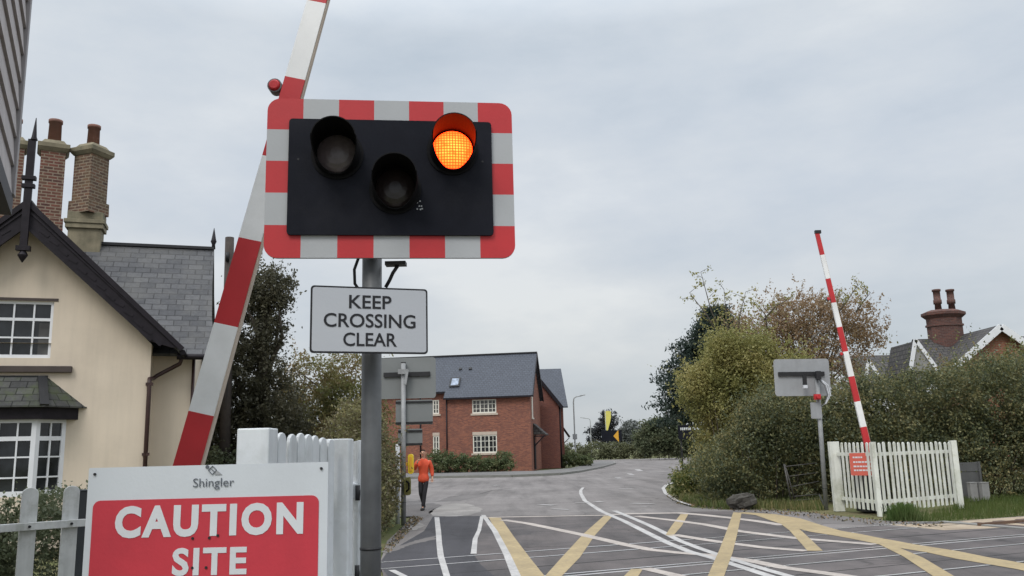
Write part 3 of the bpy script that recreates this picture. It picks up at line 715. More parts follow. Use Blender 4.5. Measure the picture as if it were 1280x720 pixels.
# ================================================================== BARRIERS
def barrier(label, base, yaw, ang, length, w0, w1, first, stripe, lamps, tip=True):
    root = thing('level_crossing_barrier', label, 'barrier', base, yaw, 'level crossing barriers')
    mb = MB()
    mb.box(-.26, .26, -.3, .3, 0, .95); mb.box(-.29, .29, -.33, .33, .95, 1.0); mb.build('machine_cabinet', 'dark_metal', root, .015)
    mb = MB(); piv = Vector((0, -.40, .85))
    d = Vector((math.sin(ang), 0, math.cos(ang)))
    up = Vector((0, 1, 0))
    # counterweight arm
    for sgn in (1,): mb.bar(piv-d*.75, piv+d*.5, .10, .05, up=(0, 1, 0))
    mb.box(piv.x-d.x*.75-.16, piv.x-d.x*.75+.16, piv.y-.07, piv.y+.07, piv.z-d.z*.75-.14, piv.z-d.z*.75+.12)
    mb.build('counterweight', 'dark_metal', root)
    mb = MB(); t = 0; k = 0
    cuts = [0]
    x = first
    while x < length: cuts.append(x); x += stripe
    cuts.append(length)
    for i in range(len(cuts)-1):
        a, b = cuts[i], cuts[i+1]
        wa, wb = w0+(w1-w0)*a/length, w0+(w1-w0)*b/length
        mb.bar(piv+d*a, piv+d*b, wa, .06*wa/w0+.012, up=(0, 1, 0), m=(i+1) % 2, w2=wb, d2=.06*wb/w0+.012)
    bm_ = mb.build('boom', ['red_paint', 'boom_white'], root)
    # pale edge strip down the trailing side
    mb = MB(); side = Vector((d.z, 0, -d.x))
    mb.bar(piv+side*(w0/2+.005), piv+d*length+side*(w1/2+.005), .012, .05, up=(0, 1, 0), w2=.010, d2=.03); mb.build('edge_strip', 'stone_pale', bm_)
    for q in lamps:
        wq = w0+(w1-w0)*q/length; c = piv+d*q-side*(wq/2+.055)
        mb = MB(); mb.tube([c+Vector((0, -.052, 0)), c+Vector((0, -.035, 0))], [.030, .044], 18); mb.tube([c+Vector((0, -.034, 0)), c+Vector((0, .045, 0))], .052, 18, 1)
        mb.bar(c, c+side*.08+Vector((0, .03, 0)), .02, .03, m=1)
        mb.build('boom_lamp', ['red_paint', 'galvanised'], root)
    if tip:
        c = piv+d*(length+.02)
        mb = MB(); mb.box(c.x-.05, c.x+.10, c.y-.04, c.y+.04, c.z-.03, c.z+.05); mb.build('tip_lamp', 'dark_metal', root)
    return root
def boompos(x, y, Y): return at(x, y, Y)
ang1 = math.atan2(-1.38+2.19, 5.01-1.66)
# distances along the boom from the pivot
pb = Vector((-2.19, 5.8, 1.66)); piv_x = -2.19-(1.66-.85)*math.tan(ang1)
s517 = (at(255, 517, 5.8).z-.85)/math.cos(ang1); s408 = (2.58-.85)/math.cos(ang1)
st = .615
barrier('raised red and white barrier boom slanting up behind the big crossing signal', (piv_x, 6.2, 0), 0, ang1, 6.6, .185, .12, s517-2*st+st, st, [3.55], True)
ang2 = -math.atan2(8.69-7.74, 6.88)
b2 = barrier('raised red and white barrier boom standing behind the white palisade', (8.60, 21.4, 0), 0, ang2, 6.10, .15, .10, .565, .62, [3.0, 4.4], True)

# ================================================================== FENCES (near)
def pickets(mb, p0, p1, n, w, th, h0, h1, z0, peak='round', off=0):
    p0, p1 = Vector((*p0, 0)), Vector((*p1, 0)); t = (p1-p0).normalized(); nn = Vector((t.y, -t.x, 0))
    for i in range(n):
        f = i/(n-1) if n > 1 else 0
        c = p0.lerp(p1, f)+nn*random.uniform(-.004, .004)+t*random.uniform(-.008, .008); h = h0+(h1-h0)*f+random.uniform(-.012, .012); ln_ = random.uniform(-.010, .010)
        top = [(w/2*math.cos(R_(a)), h-w/2+w/2*math.sin(R_(a))) for a in range(0, 181, 30)]
        mb.prism([(-w/2, z0+random.uniform(-.02, .02))]+top[::-1]+[(w/2, z0)], c+nn*(th/2+off), t, t*ln_+Vector((0, 0, 1)), -nn*th)
root = thing('picket_fence', 'bright white picket fence with a thick square post behind the caution sign', 'fence', (0, 0, 0))
a, b = Vector((-1.37, 4.55)), Vector((-1.16, 5.75))
mb = MB(); mb.box(-1.455, -1.285, 4.5, 4.67, -.05, 1.845); mb.build('post', 'white_timber', root, .008)
mb = MB(); mb.box(-1.285, -1.105, 5.72, 5.89, -.05, 1.80); mb.build('post', 'white_timber', root, .008)
mb = MB(); pickets(mb, (-1.36, 4.86), (-1.2, 5.60), 8, .095, .022, 1.835, 1.80, .1)
mb.bar((-1.40, 4.67, 1.45), (-1.24, 5.72, 1.45), .05, .09); mb.bar((-1.40, 4.67, .4), (-1.24, 5.72, .4), .05, .09)
mb.build('slat_panel', 'white_timber', root, .004)
mb = MB(); mb.box(-1.49, -1.455, 4.52, 4.6, 1.55, 1.62); mb.build('hinge', 'white_timber', root)
root = thing('gate', 'white wooden gate leaf seen edge on next to the grey signal pole', 'gate', (-1.068, 5.93, 0), R_(104))
mb = MB()
for i in range(8): mb.box(.02+i*.14, .11+i*.14, -.012, .012, .12, 1.79)
mb.box(0, 1.1, .013, .05, 1.40, 1.50); mb.box(0, 1.1, .013, .05, .35, .45); mb.build('leaf', 'white_timber', root, .004)
for z in (1.44, .92):
    mb = MB(); mb.tube([(-.01, .015, z-.05), (-.01, .015, z+.05)], .016, 8); mb.box(-.012, .25, -.02, -.013, z-.02, z+.02); mb.build('hinge', 'dark_metal', root)
mb = MB(); mb.box(-.0, .05, -.045, -.014, 1.30, 1.36); mb.build('latch', 'dark_metal', root)

# low grey pickets on the left
root = thing('picket_fence', 'weathered grey picket fence with a metal rail in front of the cottage hedge', 'fence', (0, 0, 0))
fd = Vector((math.cos(R_(42)), math.sin(R_(42)))); fp = Vector((at(90, 610, 6.7).x, 6.7))
ps = []
mb = MB()
for i in range(-7, 1):
    c = fp+fd*(i*.285); h = 1.515
    t = Vector((fd.x, fd.y, 0)); nn = Vector((t.y, -t.x, 0)); wd = .112
    top = [(wd/2*math.cos(R_(a)), h-wd/2*.8+wd/2*.8*math.sin(R_(a))) for a in range(0, 181, 30)]
    mb.prism([(-wd/2, .05)]+top[::-1]+[(wd/2, .05)], Vector((c.x, c.y, 0))+nn*.012, t, (0, 0, 1), -nn*.024)
mb.build('slat_panel', 'grey_picket', root, .004)
mb = MB(); e0, e1 = fp-fd*2.1, fp+fd*.1; off = Vector((fd.y, -fd.x, 0))*.035
mb.bar(Vector((e0.x, e0.y, 1.235))+off, Vector((e1.x, e1.y, 1.235))+off, .035, .055); mb.bar(Vector((e0.x, e0.y, .45))+off, Vector((e1.x, e1.y, .45))+off, .035, .055)
rl = mb.build('rail', 'grey_picket', root, .003)
for i in range(-7, 1):
    c = fp+fd*(i*.285); q = Vector((c.x, c.y, 1.235))+off*1.5
    mb = MB(); mb.tube([q, q+off*.3], .010, 8); mb.build('bolt', 'dark_metal', rl)
dp = at(104, 640, 6.9)
mb = MB(); mb.box(-.07, .07, -.06, .06, -.05, at(104, 614, 6.9).z); mb.box(-.075, .075, -.065, .065, at(104, 614, 6.9).z, at(104, 614, 6.9).z+.012)
tag(mb.build('fence_post', 'dark_post', None, .005, (dp.x, 6.9, 0), R_(8)), 'dark square post between the grey pickets and the caution sign', 'post')

# caution sign
cy = 4.2; root = thing('site_sign', 'red and white CAUTION SITE ENTRANCE board standing in front of the white fence', 'sign', (-1.49, cy, 0), R_(-1))
mb = MB(); mb.prism(rrect(1.165, 1.02, .006, 2), (0, 0, 1.155), (1, 0, 0), (0, 0, 1), (0, .006, 0)); bd = mb.build('board', 'caution_white', root)
mb = MB(); mb.prism(rrect(1.09, .86, .035, 6), (-.005, -.003, 1.08), (1, 0, 0), (0, 0, 1), (0, .0025, 0)); mb.build('red_panel', 'caution_red', bd)
text('lettering', 'CAUTION', .905, .150, 'letter_white', bd, (.015, -.0045, 1.407), 0, .046, space=1.2)
text('lettering', 'SITE', .355, .128, 'letter_white', bd, (.025, -.0045, 1.218), 0, .032, space=1.14)
text('lettering', 'ENTRANCE', .84, .118, 'letter_white', bd, (.0, -.0045, 1.043), 0, .034, space=1.13)
text('lettering', 'Shingler', .198, .054, 'letter_grey', bd, (.03, -.0045, 1.576), 0, -.006)
mb = MB(); q = Vector((.022, -.004, 1.640)); s = .020
for k in range(4):
    p = [Vector((s, 0, 0)), Vector((0, 0, s)), Vector((-s, 0, 0)), Vector((0, 0, -s))]
    mb.bar(q+p[k], q+p[(k+1) % 4], .0025, .004, up=(0, 1, 0))
mb.bar(q+Vector((-.005, 0, .006)), q+Vector((.01, 0, -.008)), .0025, .003, up=(0, 1, 0))
mb.prism([(0, 0), (.036, 0), (.008, .022)], q+Vector((.012, 0, -.022)), (1, 0, 0), (0, 0, 1), (0, .002, 0), 1)
mb.prism([(.009*math.cos(R_(a)), .009*math.sin(R_(a))) for a in range(360, 0, -30)], q+Vector((-.026, 0, .016)), (1, 0, 0), (0, 0, 1), (0, .002, 0))
mb.build('emblem', ['letter_grey', 'sign_back'], bd)
mb = MB()
for x, z in ((-.55, 1.635), (.55, 1.635), (-.06, 1.325), (.02, 1.325), (.06, 1.335), (-.055, 1.19), (.01, 1.19)):
    mb = MB(); mb.tube([(x, -.0075, z), (x, -.001, z)], .0065, 10); mb.build('screw', 'dark_metal', bd)
for x in (-.5, .5):
    mb = MB(); mb.box(x-.03, x+.03, .008, .07, -.05, 1.60); mb.build('post', 'galvanised', root)

# ================================================================== TIMBER SIGNAL BOX (top left)
yaw = math.atan2(.9, -.44)
fc = at(24, 100, 5.5)
root = thing('signal_box', 'pale timber clad upper storey jutting in at the top corner beside the cottage', 'building', (fc.x, fc.y, 0), R_(26))
# local: +y recedes, far corner at y=0 ; face is x=0 looking +x
mb = MB(); zb = at(9, 268, 5.5).z
for k in range(15):
    z = zb+.12+k*.20
    mb.hexa([(-.06, -2.3, z), (.022, -2.3, z), (.022, -.07, z), (-.06, -.07, z), (-.06, -2.3, z+.205), (.003, -2.3, z+.205), (.003, -.07, z+.205), (-.06, -.07, z+.205)])
mb.box(-3, -.06, -2.3, -.005, zb+.14, zb+3.2)
mb.build('cladding', 'cladding', root)
mb = MB(); mb.box(-.07, .035, -.068, .03, zb+.125, zb+3.3); mb.build('corner_board', 'cladding_trim', root, .004)
mb = MB(); mb.box(-3, .024, -2.3, .018, zb+.0, zb+.118); mb.build('floor_beam', 'black_timber', root)
mb = MB(); mb.box(-3, -.35, -2.3, -.4, -.05, zb+.01); mb.build('lower_wall', 'cladding', root)

# ================================================================== WALLS WITH OPENINGS
def wall(mb, x0, x1, z0, z1, holes, y, m=0, reveal=.1, mr=None):
    xs = sorted({x0, x1}|{h[0] for h in holes}|{h[1] for h in holes}); zs = sorted({z0, z1}|{h[2] for h in holes}|{h[3] for h in holes})
    for i in range(len(xs)-1):
        for j in range(len(zs)-1):
            cx, cz = (xs[i]+xs[i+1])/2, (zs[j]+zs[j+1])/2
            if any(h[0] < cx < h[1] and h[2] < cz < h[3] for h in holes): continue
            mb.face([(xs[i], y, zs[j]), (xs[i+1], y, zs[j]), (xs[i+1], y, zs[j+1]), (xs[i], y, zs[j+1])], m)
    for a, b, c, d in holes:
        r = y+reveal; q = m if mr is None else mr
        mb.face([(a, y, c), (a, r, c), (a, r, d), (a, y, d)][::-1], q); mb.face([(b, y, c), (b, r, c), (b, r, d), (b, y, d)], q)
        mb.face([(a, y, c), (b, y, c), (b, r, c), (a, r, c)], q); mb.face([(a, y, d), (b, y, d), (b, r, d), (a, r, d)][::-1], q)
def window(root, x0, x1, z0, z1, y, cols, rows, frame='window_white', glass='glass', fw=.06, bw_=.03, mulls=(), o=None, ex=None, transom=None, curtain=None):
    """frame in plane y (local), bars as pattern of the frame; glass a sub-part"""
    mb = MB(); d = .05
    def b(xa, xb, za, zb, dd=d): mb.box(xa, xb, y, y+dd, za, zb)
    b(x0, x0+fw, z0, z1); b(x1-fw, x1, z0, z1); b(x0+fw, x1-fw, z0, z0+fw*1.2); b(x0+fw, x1-fw, z1-fw, z1)
    W, Hh = x1-x0, z1-z0
    for k in range(1, cols):
        xx = x0+W*k/cols; ww = fw*.9 if k in mulls else bw_
        mb.box(xx-ww/2, xx+ww/2, y+.006, y+d-.004, z0+fw*1.2, z1-fw)
    zl = rows if hasattr(rows, '__len__') else [j/rows for j in range(1, rows)]
    for f in zl:
        zz = z0+Hh*f; ww = fw if transom and abs(f-transom) < .01 else bw_
        mb.box(x0+fw, x1-fw, y+.010, y+d-.008, zz-ww/2, zz+ww/2)
    f = mb.build('window', frame, root)
    mb = MB(); mb.face([(x0+fw*.5, y+.035, z0+fw*.5), (x1-fw*.5, y+.035, z0+fw*.5), (x1-fw*.5, y+.035, z1-fw*.5), (x0+fw*.5, y+.035, z1-fw*.5)])
    mb.build('pane', glass, f)
    if curtain:
        mb = MB(); mb.box(x1-fw-.20, x1-fw, y+.028, y+.0335, z0+fw, z0+Hh*.62); mb.build('curtain', 'glass_curtain', f)
    return f

# ================================================================== COTTAGE
P0 = at(186, 500, 18)
ct = thing('cottage', 'cream rendered cottage with black bargeboards, slate roof and tall brick chimneys', 'house', (P0.x, 18, 0), R_(18))
mb = MB()
wall(mb, -4.94, 0, 0, 4.1, [(-3.02, -1.916, 3.79, 4.1)], 0, 0, .09)
# gable part with window opening
ap = 6.62
mb.face([(-4.94, 0, 4.1), (-3.02, 0, 4.1), (-3.02, 0, 4.1+(1.92)/2.47*2.52), (-4.94, 0, 4.1)][:3])
gz = lambda x: 4.1+(ap-4.1)*(1-abs(x+2.47)/2.47)
mb.face([(-1.916, 0, 4.1), (0, 0, 4.1), (-1.916, 0, gz(-1.916))])
mb.face([(-3.02, 0, 4.97), (-1.916, 0, 4.97), (-1.916, 0, gz(-1.916)), (-2.47, 0, ap), (-3.02, 0, gz(-3.02))])
for x, s in ((-3.02, 1), (-1.916, -1)): mb.face([(x, 0, 4.1), (x, .09, 4.1), (x, .09, 4.97), (x, 0, 4.97)][::s])
mb.face([(-3.02, 0, 4.97), (-1.916, 0, 4.97), (-1.916, .09, 4.97), (-3.02, .09, 4.97)][::-1])
mb.face([(0, 0, 0), (0, .6, 0), (0, .6, 4.1), (0, 0, 4.1)])          # return of the wing
mb.face([(0, .6, 0), (.82, .6, 0), (.82, .6, 4.0), (0, .6, 4.0)])    # main range front
mb.face([(.82, .6, 0), (.82, 5.8, 0), (.82, 5.8, 4.0), (.82, 3.2, 6.75), (.82, .6, 4.0)])
mb.face([(-4.94, 0, 0), (-4.94, .6, 0), (-4.94, .6, 4.1), (-4.94, 0, 4.1)][::-1])
mb.face([(-9, .6, 0), (-4.94, .6, 0), (-4.94, .6, 4.0), (-9, .6, 4.0)])
mb.face([(-9, 5.8, 0), (.82, 5.8, 0), (.82, 5.8, 4.0), (-9, 5.8, 4.0)][::-1])
mb.face([(-9, .6, 0), (-9, 5.8, 0), (-9, 5.8, 4.0), (-9, 3.2, 6.75), (-9, .6, 4.0)][::-1])
mb.build('wall', 'render_cream', ct)
# roof
mb = MB()
def slab(pts, th=.07, m=0):
    a, b, c = Vector(pts[0]), Vector(pts[1]), Vector(pts[2]); n = (b-a).cross(c-a).normalized()
    if n.z < 0: pts = pts[::-1]; n = -n
    q = [Vector(p)-n*th for p in pts]; k = len(pts)
    mb.face(pts, m); mb.face(q[::-1], m)
    for i in range(k): j = (i+1) % k; mb.face([pts[i], q[i], q[j], pts[j]], m)
rz = 6.98
# bell-cast main slope with a curved verge
rows = [(.22, 3.93, 1.34), (.55, 4.22, 1.24), (1.2, 4.88, 1.15), (2.2, 5.93, 1.10), (3.2, rz, 1.08)]
for (t0, z0, s0), (t1, z1, s1) in zip(rows, rows[1:]): slab([(-9.3, t0, z0), (s0, t0, z0), (s1, t1, z1), (-9.3, t1, z1)])
for (t0, z0, s0), (t1, z1, s1) in zip(rows, rows[1:]): slab([(-9.3, 6.4-t0, z0), (s0, 6.4-t0, z0), (s1, 6.4-t1, z1), (-9.3, 6.4-t1, z1)])
slab([(-2.47, -.36, rz), (-2.47, 3.2, rz), (.616, 3.2, 3.965), (.616, -.36, 3.965)]); slab([(-2.47, -.36, rz), (-2.47, 3.2, rz), (-5.556, 3.2, 3.965), (-5.556, -.36, 3.965)])
rf = mb.build('roof', 'slate_grey', ct)
mb = MB(); mb.bar((-9.3, 3.2, rz+.01), (1.08, 3.2, rz+.01), .16, .07); mb.bar((-2.47, -.36, rz+.005), (-2.47, 3.1, rz+.005), .14, .06); mb.build('ridge_tile', 'dark_metal', rf)
# bargeboards
for sg in (1, -1):
    mx = lambda p: [(-2.47+sg*(x+2.47), z) for x, z in p]
    pts = mx([(-2.47, 6.99), (.63, 3.97), (.42, 3.99), (0., 4.12), (-2.47, 6.42)])
    mb = MB(); mb.prism(pts if sg < 0 else pts, (0, -.40, 0), (1, 0, 0), (0, 0, 1), (0, .05, 0))
    for (a, za), (b, zb_), w_, o_ in ((mx([(-2.47, 6.96)])[0], mx([(.64, 3.95)])[0], .10, .05), (mx([(-2.47, 6.455)])[0], mx([(.02, 4.13)])[0], .06, .03), (mx([(-2.47, 6.80)])[0], mx([(.56, 3.98)])[0], .035, .025)):
        mb.bar((a, -.40-o_/2+.01, za), (b, -.40-o_/2+.01, zb_), o_+.02, w_, up=(0, 0, 1))
    rng = random.Random(3)
    for k in range(13):   # carved relief along the board
        f = .1+.068*k; a = Vector((-2.47+sg*f*2.75, -.412, 6.99-f*2.75*.975-.34+rng.uniform(-.02, .02)))
        mb.bar(a+Vector((0, .008, 0)), a+Vector((sg*.16, .008, -.13+rng.uniform(-.03, .05))), .012, .06, up=(0, 0, 1))
    mb.build('bargeboard', 'black_timber', ct)
mb = MB(); mb.box(-2.54, -2.40, -.49, -.405, 6.0, 8.3); mb.box(-2.60, -2.34, -.52, -.39, 7.42, 7.5); mb.box(-2.59, -2.35, -.515, -.395, 7.25, 7.33); mb.box(-2.60, -2.34, -.52, -.39, 5.92, 6.02)
mb.tube([(-2.44, -.45, 8.29), (-2.44, -.45, 8.36), (-2.43, -.45, 8.78)], [.075, .05, .008], 8); mb.tube([(-2.47, -.45, 5.92), (-2.47, -.45, 5.83), (-2.47, -.45, 5.76), (-2.47, -.45, 5.68)], [.05, .10, .06, .01], 8)
mb.build('finial', 'black_timber', ct, .008)
mb = MB(); mb.tube([(1.06, 3.2, rz), (1.06, 3.2, 7.1), (1.06, 3.2, 7.18), (1.06, 3.2, 7.22), (1.06, 3.2, 7.54)], [.05, .04, .075, .06, .006], 8); mb.build('finial', 'black_timber', ct)
# upper window
window(ct, -3.02, -1.916, 3.79, 4.97, .05, 3, [.36, .68], 'window_white', 'glass', .06, .032, (), transom=.68, curtain=True)
mb = MB(); mb.box(-3.45, -1.49, -.10, .02, 3.49, 3.62); mb.build('sill', 'sill_brown', ct, .01)
mb = MB(); mb.box(-3.1, -1.84, -.012, .0, 4.97, 5.03); mb.build('lintel_or_shade', 'sill_brown', ct)  # dark strip colouring in the recess shadow above the window, no real lintel
# bay window
bp = [(-1.53, 0.), (-1.98, -.45), (-2.96, -.45), (-3.41, 0.)]
bay = MB()
for a, b in zip(bp, bp[1:]): bay.face([(a[0], a[1], 0), (b[0], b[1], 0), (b[0], b[1], 1.05), (a[0], a[1], 1.05)][::-1])
bw_o = bay.build('bay', 'render_cream', ct)
for (a, b), nc in zip(zip(bp, bp[1:]), (2, 3, 2)):
    a, b = Vector((*a, 0)), Vector((*b, 0))
    if a.x > b.x: a, b = b, a
    t = (b-a); ln = t.length; ang = math.atan2(t.y, t.x)
    f = window(bw_o, 0, ln, 1.05, 2.55, 0, nc, [.24, .5, .74], 'window_white', 'glass', .085, .03, (), transom=.74)
    f.location = (a.x, a.y, 0); f.rotation_euler.z = ang
mb = MB(); eav = [(-1.32, .0), (-1.88, -.56), (-3.06, -.56), (-3.62, .0)]
mb.prism([(x, y) for x, y in eav], (0, 0, 2.76), (1, 0, 0), (0, 1, 0), (0, 0, -.23)); mb.build('fascia', 'black_timber', bw_o)
mb = MB(); ev = [(-1.17, .0), (-1.82, -.70), (-3.12, -.70), (-3.77, .0)]; tp_ = [(-1.93, .0), (-2.02, -.06), (-2.92, -.06), (-3.01, .0)]
for i in range(3): mb.face([(*ev[i], 2.765), (*tp_[i], 3.39), (*tp_[i+1], 3.39), (*ev[i+1], 2.765)][::-1])
mb.prism(ev, (0, 0, 2.79), (1, 0, 0), (0, 1, 0), (0, 0, -.028))
mb.build('bay_roof', 'slate_mossy', bw_o)
mb = MB(); mb.bar((*ev[1], 2.80), (*tp_[1], 3.41), .16, .04); mb.bar((*tp_[0], 3.40), (*tp_[3], 3.40), .06, .06); mb.build('lead_hip', 'dark_metal', bw_o)
# gutter and downpipe
mb = MB(); mb.tube([(.5, .17, 3.86), (1.36, .17, 3.86)], .065, 10); mb.tube([(.64, -.3, 3.90), (.64, .5, 3.90)], .06, 10); mb.build('gutter', 'black_timber', ct)
mb = MB(); mb.tube([(.60, .2, 3.84), (.56, .3, 3.72), (.10, .36, 3.46), (.04, .3, 3.40), (.0, -.06, 3.36), (0., -.06, 3.2), (0, -.06, 0)], .045, 10)
for z in (3.25, 1.8): mb.box(-.07, .07, -.1, -.0, z-.03, z+.03)
mb.build('downpipe', 'brown_pipe', ct)
mb = MB()   # second pipe on the far corner
mb.tube([(.83, .52, 3.86), (.83, .52, 0)], .035, 8); mb.build('downpipe', 'brown_pipe', ct)
# chimneys
def chimney(cx, cy, z0, z1, wd, rot, bm_, base=None, pot=.62, potr=.15):
    r45 = R_(rot); mb = MB()
    def sq(h, za, zb, h2=None):
        h2 = h if h2 is None else h2
        p = lambda hh, z: [(cx+hh*math.cos(r45+R_(45+90*k))*1.414, cy+hh*math.sin(r45+R_(45+90*k))*1.414, z) for k in range(4)]
        mb.hexa(p(h, za)+p(h2, zb))
    sq(wd/2, z0, z1-.30); sq(wd/2+.05, z0, z0+.32, wd/2+.045)
    o = mb.build('chimney', bm_, ct)
    mb = MB(); sq(wd/2+.02, z1-.32, z1-.24, wd/2+.08); sq(wd/2+.085, z1-.238, z1-.12); sq(wd/2+.02, z1-.118, z1, wd/2-.06); mb.build('cap', 'chimney_stone', o, .01)
    mb = MB(); mb.tube([(cx, cy, z1-.01), (cx, cy, z1+pot-.08), (cx, cy, z1+pot-.079), (cx, cy, z1+pot)], [potr, potr*.92, potr*1.06, potr*1.06], 14); mb.build('pot', 'terracotta', o)
    return o
chimney(-1.91, 3.2, 7.70, 9.52, .555, 45+8, 'brick_chimney_buff', pot=.53)
chimney(-2.79, 3.2, 7.2, 9.53, .54, 12, 'brick_chimney', pot=.58, potr=.155)
chimney(-3.68, 3.2, 7.2, 9.56, .50, 12, 'brick_chimney', pot=.5)
mb = MB(); mb.box(-2.30, -1.56, 2.95, 3.45, 6.6, 7.3); mb.box(-2.36, -1.51, 2.89, 3.51, 7.3, 7.42); mb.box(-2.39, -1.48, 2.86, 3.54, 7.422, 7.52); mb.box(-2.33, -1.53, 2.92, 3.48, 7.522, 7.72)
mb.build('chimney_base', 'chimney_stone', ct, .012)

# ================================================================== BRICK HOUSE
hp = G(665, 589)
h1 = thing('brick_house', 'red brick house with slate blue roof, rooflight and cream windows across the road', 'house', (hp.x, hp.y, 0), R_(-8))
mb = MB(); ho = [(-4.69, -2.73, 4.62, 5.72), (-4.68, -2.73, 1.49, 2.90)]
wall(mb, -6.82, 0, 0, 6.0, ho, 0, 0, .1)
h2 = [(-8.08, -7.55, 4.70, 5.85), (-8.08, -7.55, 1.48, 2.95)]
wall(mb, -14, -6.82, 0, 6.35, h2, .6, 0, .1)
mb.face([(-6.82, 0, 0), (-6.82, .6, 0), (-6.82, .6, 6.0), (-6.82, 0, 6.0)][::-1])
mb.face([(0, 0, 0), (0, 7, 0), (0, 7, 6.0), (0, 3.5, 9.5), (0, 0, 6.0)])
mb.face([(-14, .6, 0), (-14, 7, 0), (-14, 7, 6), (-14, 3.5, 9.5), (-14, .6, 6.3)][::-1]); mb.face([(-14, 7, 0), (0, 7, 0), (0, 7, 6), (-14, 7, 6)][::-1])
mb.build('wall', 'brick_red', h1)
mb = MB()
slab([(-6.95, -.35, 5.92), (.28, -.35, 5.92), (.28, 3.5, 9.70), (-6.95, 3.5, 9.70)], .12)
slab([(-14.3, .22, 6.48), (-6.945, .22, 6.48), (-6.945, 3.5, 9.70), (-14.3, 3.5, 9.70)], .12)
slab([(-14.3, 7.35, 5.92), (.28, 7.35, 5.92), (.28, 3.5, 9.70), (-14.3, 3.5, 9.70)], .12)
rf = mb.build('roof', 'slate_blue', h1)
mb = MB(); mb.bar((-14.3, 3.5, 9.73), (.3, 3.5, 9.73), .24, .10); mb.build('ridge_tile', 'dark_metal', rf)
mb = MB(); mb.bar((.30, -.35, 5.84), (.30, 3.5, 9.60), .04, .26); mb.bar((.30, 7.35, 5.84), (.30, 3.5, 9.60), .04, .26); mb.box(-7, .28, -.40, -.30, 5.78, 5.90); mb.box(-14.2, -7, .18, .26, 6.32, 6.44); mb.build('bargeboard', 'black_timber', h1)
mb = MB(); mb.tube([(-6.78, -.06, 0), (-6.78, -.06, 5.8)], .055, 8); mb.build('downpipe', 'black_timber', h1)
mb = MB(); mb.tube([(-9.1, .54, 0), (-9.1, .54, 6.3)], .055, 8); mb.build('downpipe', 'black_timber', h1)
for (a, b, c, d), cols, mu, gl, y in ((ho[0], 6, (2, 4), 'glass_curtain', .03), (ho[1], 6, (2, 4), 'glass', .03), (h2[0], 2, (1,), 'glass_curtain', .63), (h2[1], 2, (1,), 'glass_curtain', .63)):
    window(h1, a, b, c, d, y, cols, 3, 'window_cream', gl, .09, .04, mu)
    mb = MB(); mb.box(a-.12, b+.14, y-.10, y+.02, c-.15, c-.003); mb.build('sill', 'stone_pale', h1)
    if c < 2:
        mb = MB(); mb.box(a-.02, b+.02, y-.045, y+.04, d+.003, d+.26); mb.build('lintel_or_shade', 'stone_pale', h1)
f = MB(); f.box(.0, .05, 1.0, 1.5, 4.2, 6.3); f.box(-.0, .12, .9, 1.6, 4.08, 4.19); f.build('window', 'window_cream', h1)
# rooflight and vents on the front slope
def on_roof(x, t): return Vector((x, t, 5.92+(t+.35)/3.85*3.78))
sl = Vector((0, 3.85, 3.78)).normalized(); nr = Vector((0, -3.78, 3.85)).normalized()
mb = MB(); c = on_roof(-6.25, .95)+nr*.02
mb.prism([(-.42, -.55), (-.42, .55), (.42, .55), (.42, -.55)], c+nr*.10, (1, 0, 0), sl, -nr*.1); rlg = mb.build('rooflight', 'dark_metal', rf)
mb = MB(); mb.prism([(-.30, -.42), (-.30, .42), (.30, .42), (.30, -.42)], c+nr*.115, (1, 0, 0), sl, -nr*.012); mb.build('pane', 'glass_sky', rlg)
for x in (-6.05, -5.2):
    c = on_roof(x, 2.2); mb = MB(); mb.prism([(-.12, -.12), (-.12, .12), (.12, .12), (.12, -.12)], c+nr*.10, (1, 0, 0), sl, -nr*.1); mb.build('roof_vent', 'dark_metal', rf)
# porch canopy on the gable
mb = MB(); slab([(.02, 1.5, 3.75), (.02, 3.6, 3.75), (1.05, 3.6, 2.85), (1.05, 1.5, 2.85)], .1); mb.prism([(.03, 3.70), (1.02, 2.86), (.03, 2.86)], (0, 1.56, 0), (1, 0, 0), (0, 0, 1), (0, 1.98, 0)); po = mb.build('porch_canopy', 'slate_brown', h1)
mb = MB(); mb.bar((.9, 1.62, 2.76), (.04, 1.62, 1.9), .09, .09, up=(0, 1, 0)); mb.bar((.04, 1.62, 2.72), (1.0, 1.62, 2.72), .09, .09); mb.box(.01, .1, 1.57, 1.67, 0.1, 2.7); mb.build('porch_bracket', 'black_timber', po)
mb = MB(); mb.box(-.005, .04, 1.9, 2.9, .1, 2.2); mb.build('door', 'black_timber', h1)
mb = MB(); mb.box(-7.36, -7.12, .50, .60, .6, 1.35); mb.build('meter_box', 'window_cream', h1)

# rear house
h3 = thing('brick_house', 'dark red brick gabled house standing behind the first brick house', 'house', (0, 76, 0), 0)
mb = MB()
mb.face([(-2, 0, 0), (3.85, 0, 0), (3.85, 0, 5.55), (.95, 0, 9.4), (-2, 0, 5.55)])
mb.face([(3.85, 0, 0), (3.85, 2.2, 0), (3.85, 2.2, 5.55), (3.85, 0, 5.55)])
mb.face([(-6, 2.2, 0), (4.36, 2.2, 0), (4.36, 2.2, 5.5), (-6, 2.2, 5.5)])
mb.face([(4.36, 2.2, 0), (4.36, 10, 0), (4.36, 10, 5.5), (4.36, 6.1, 9.0), (4.36, 2.2, 5.5)])
mb.build('wall', 'brick_rear', h3)
mb = MB()
slab([(.95, -.3, 9.5), (.95, 6, 9.5), (4.15, 6, 5.32), (4.15, -.3, 5.32)], .12); slab([(.95, -.3, 9.5), (.95, 6, 9.5), (-2.4, 6, 5.32), (-2.4, -.3, 5.32)], .12)
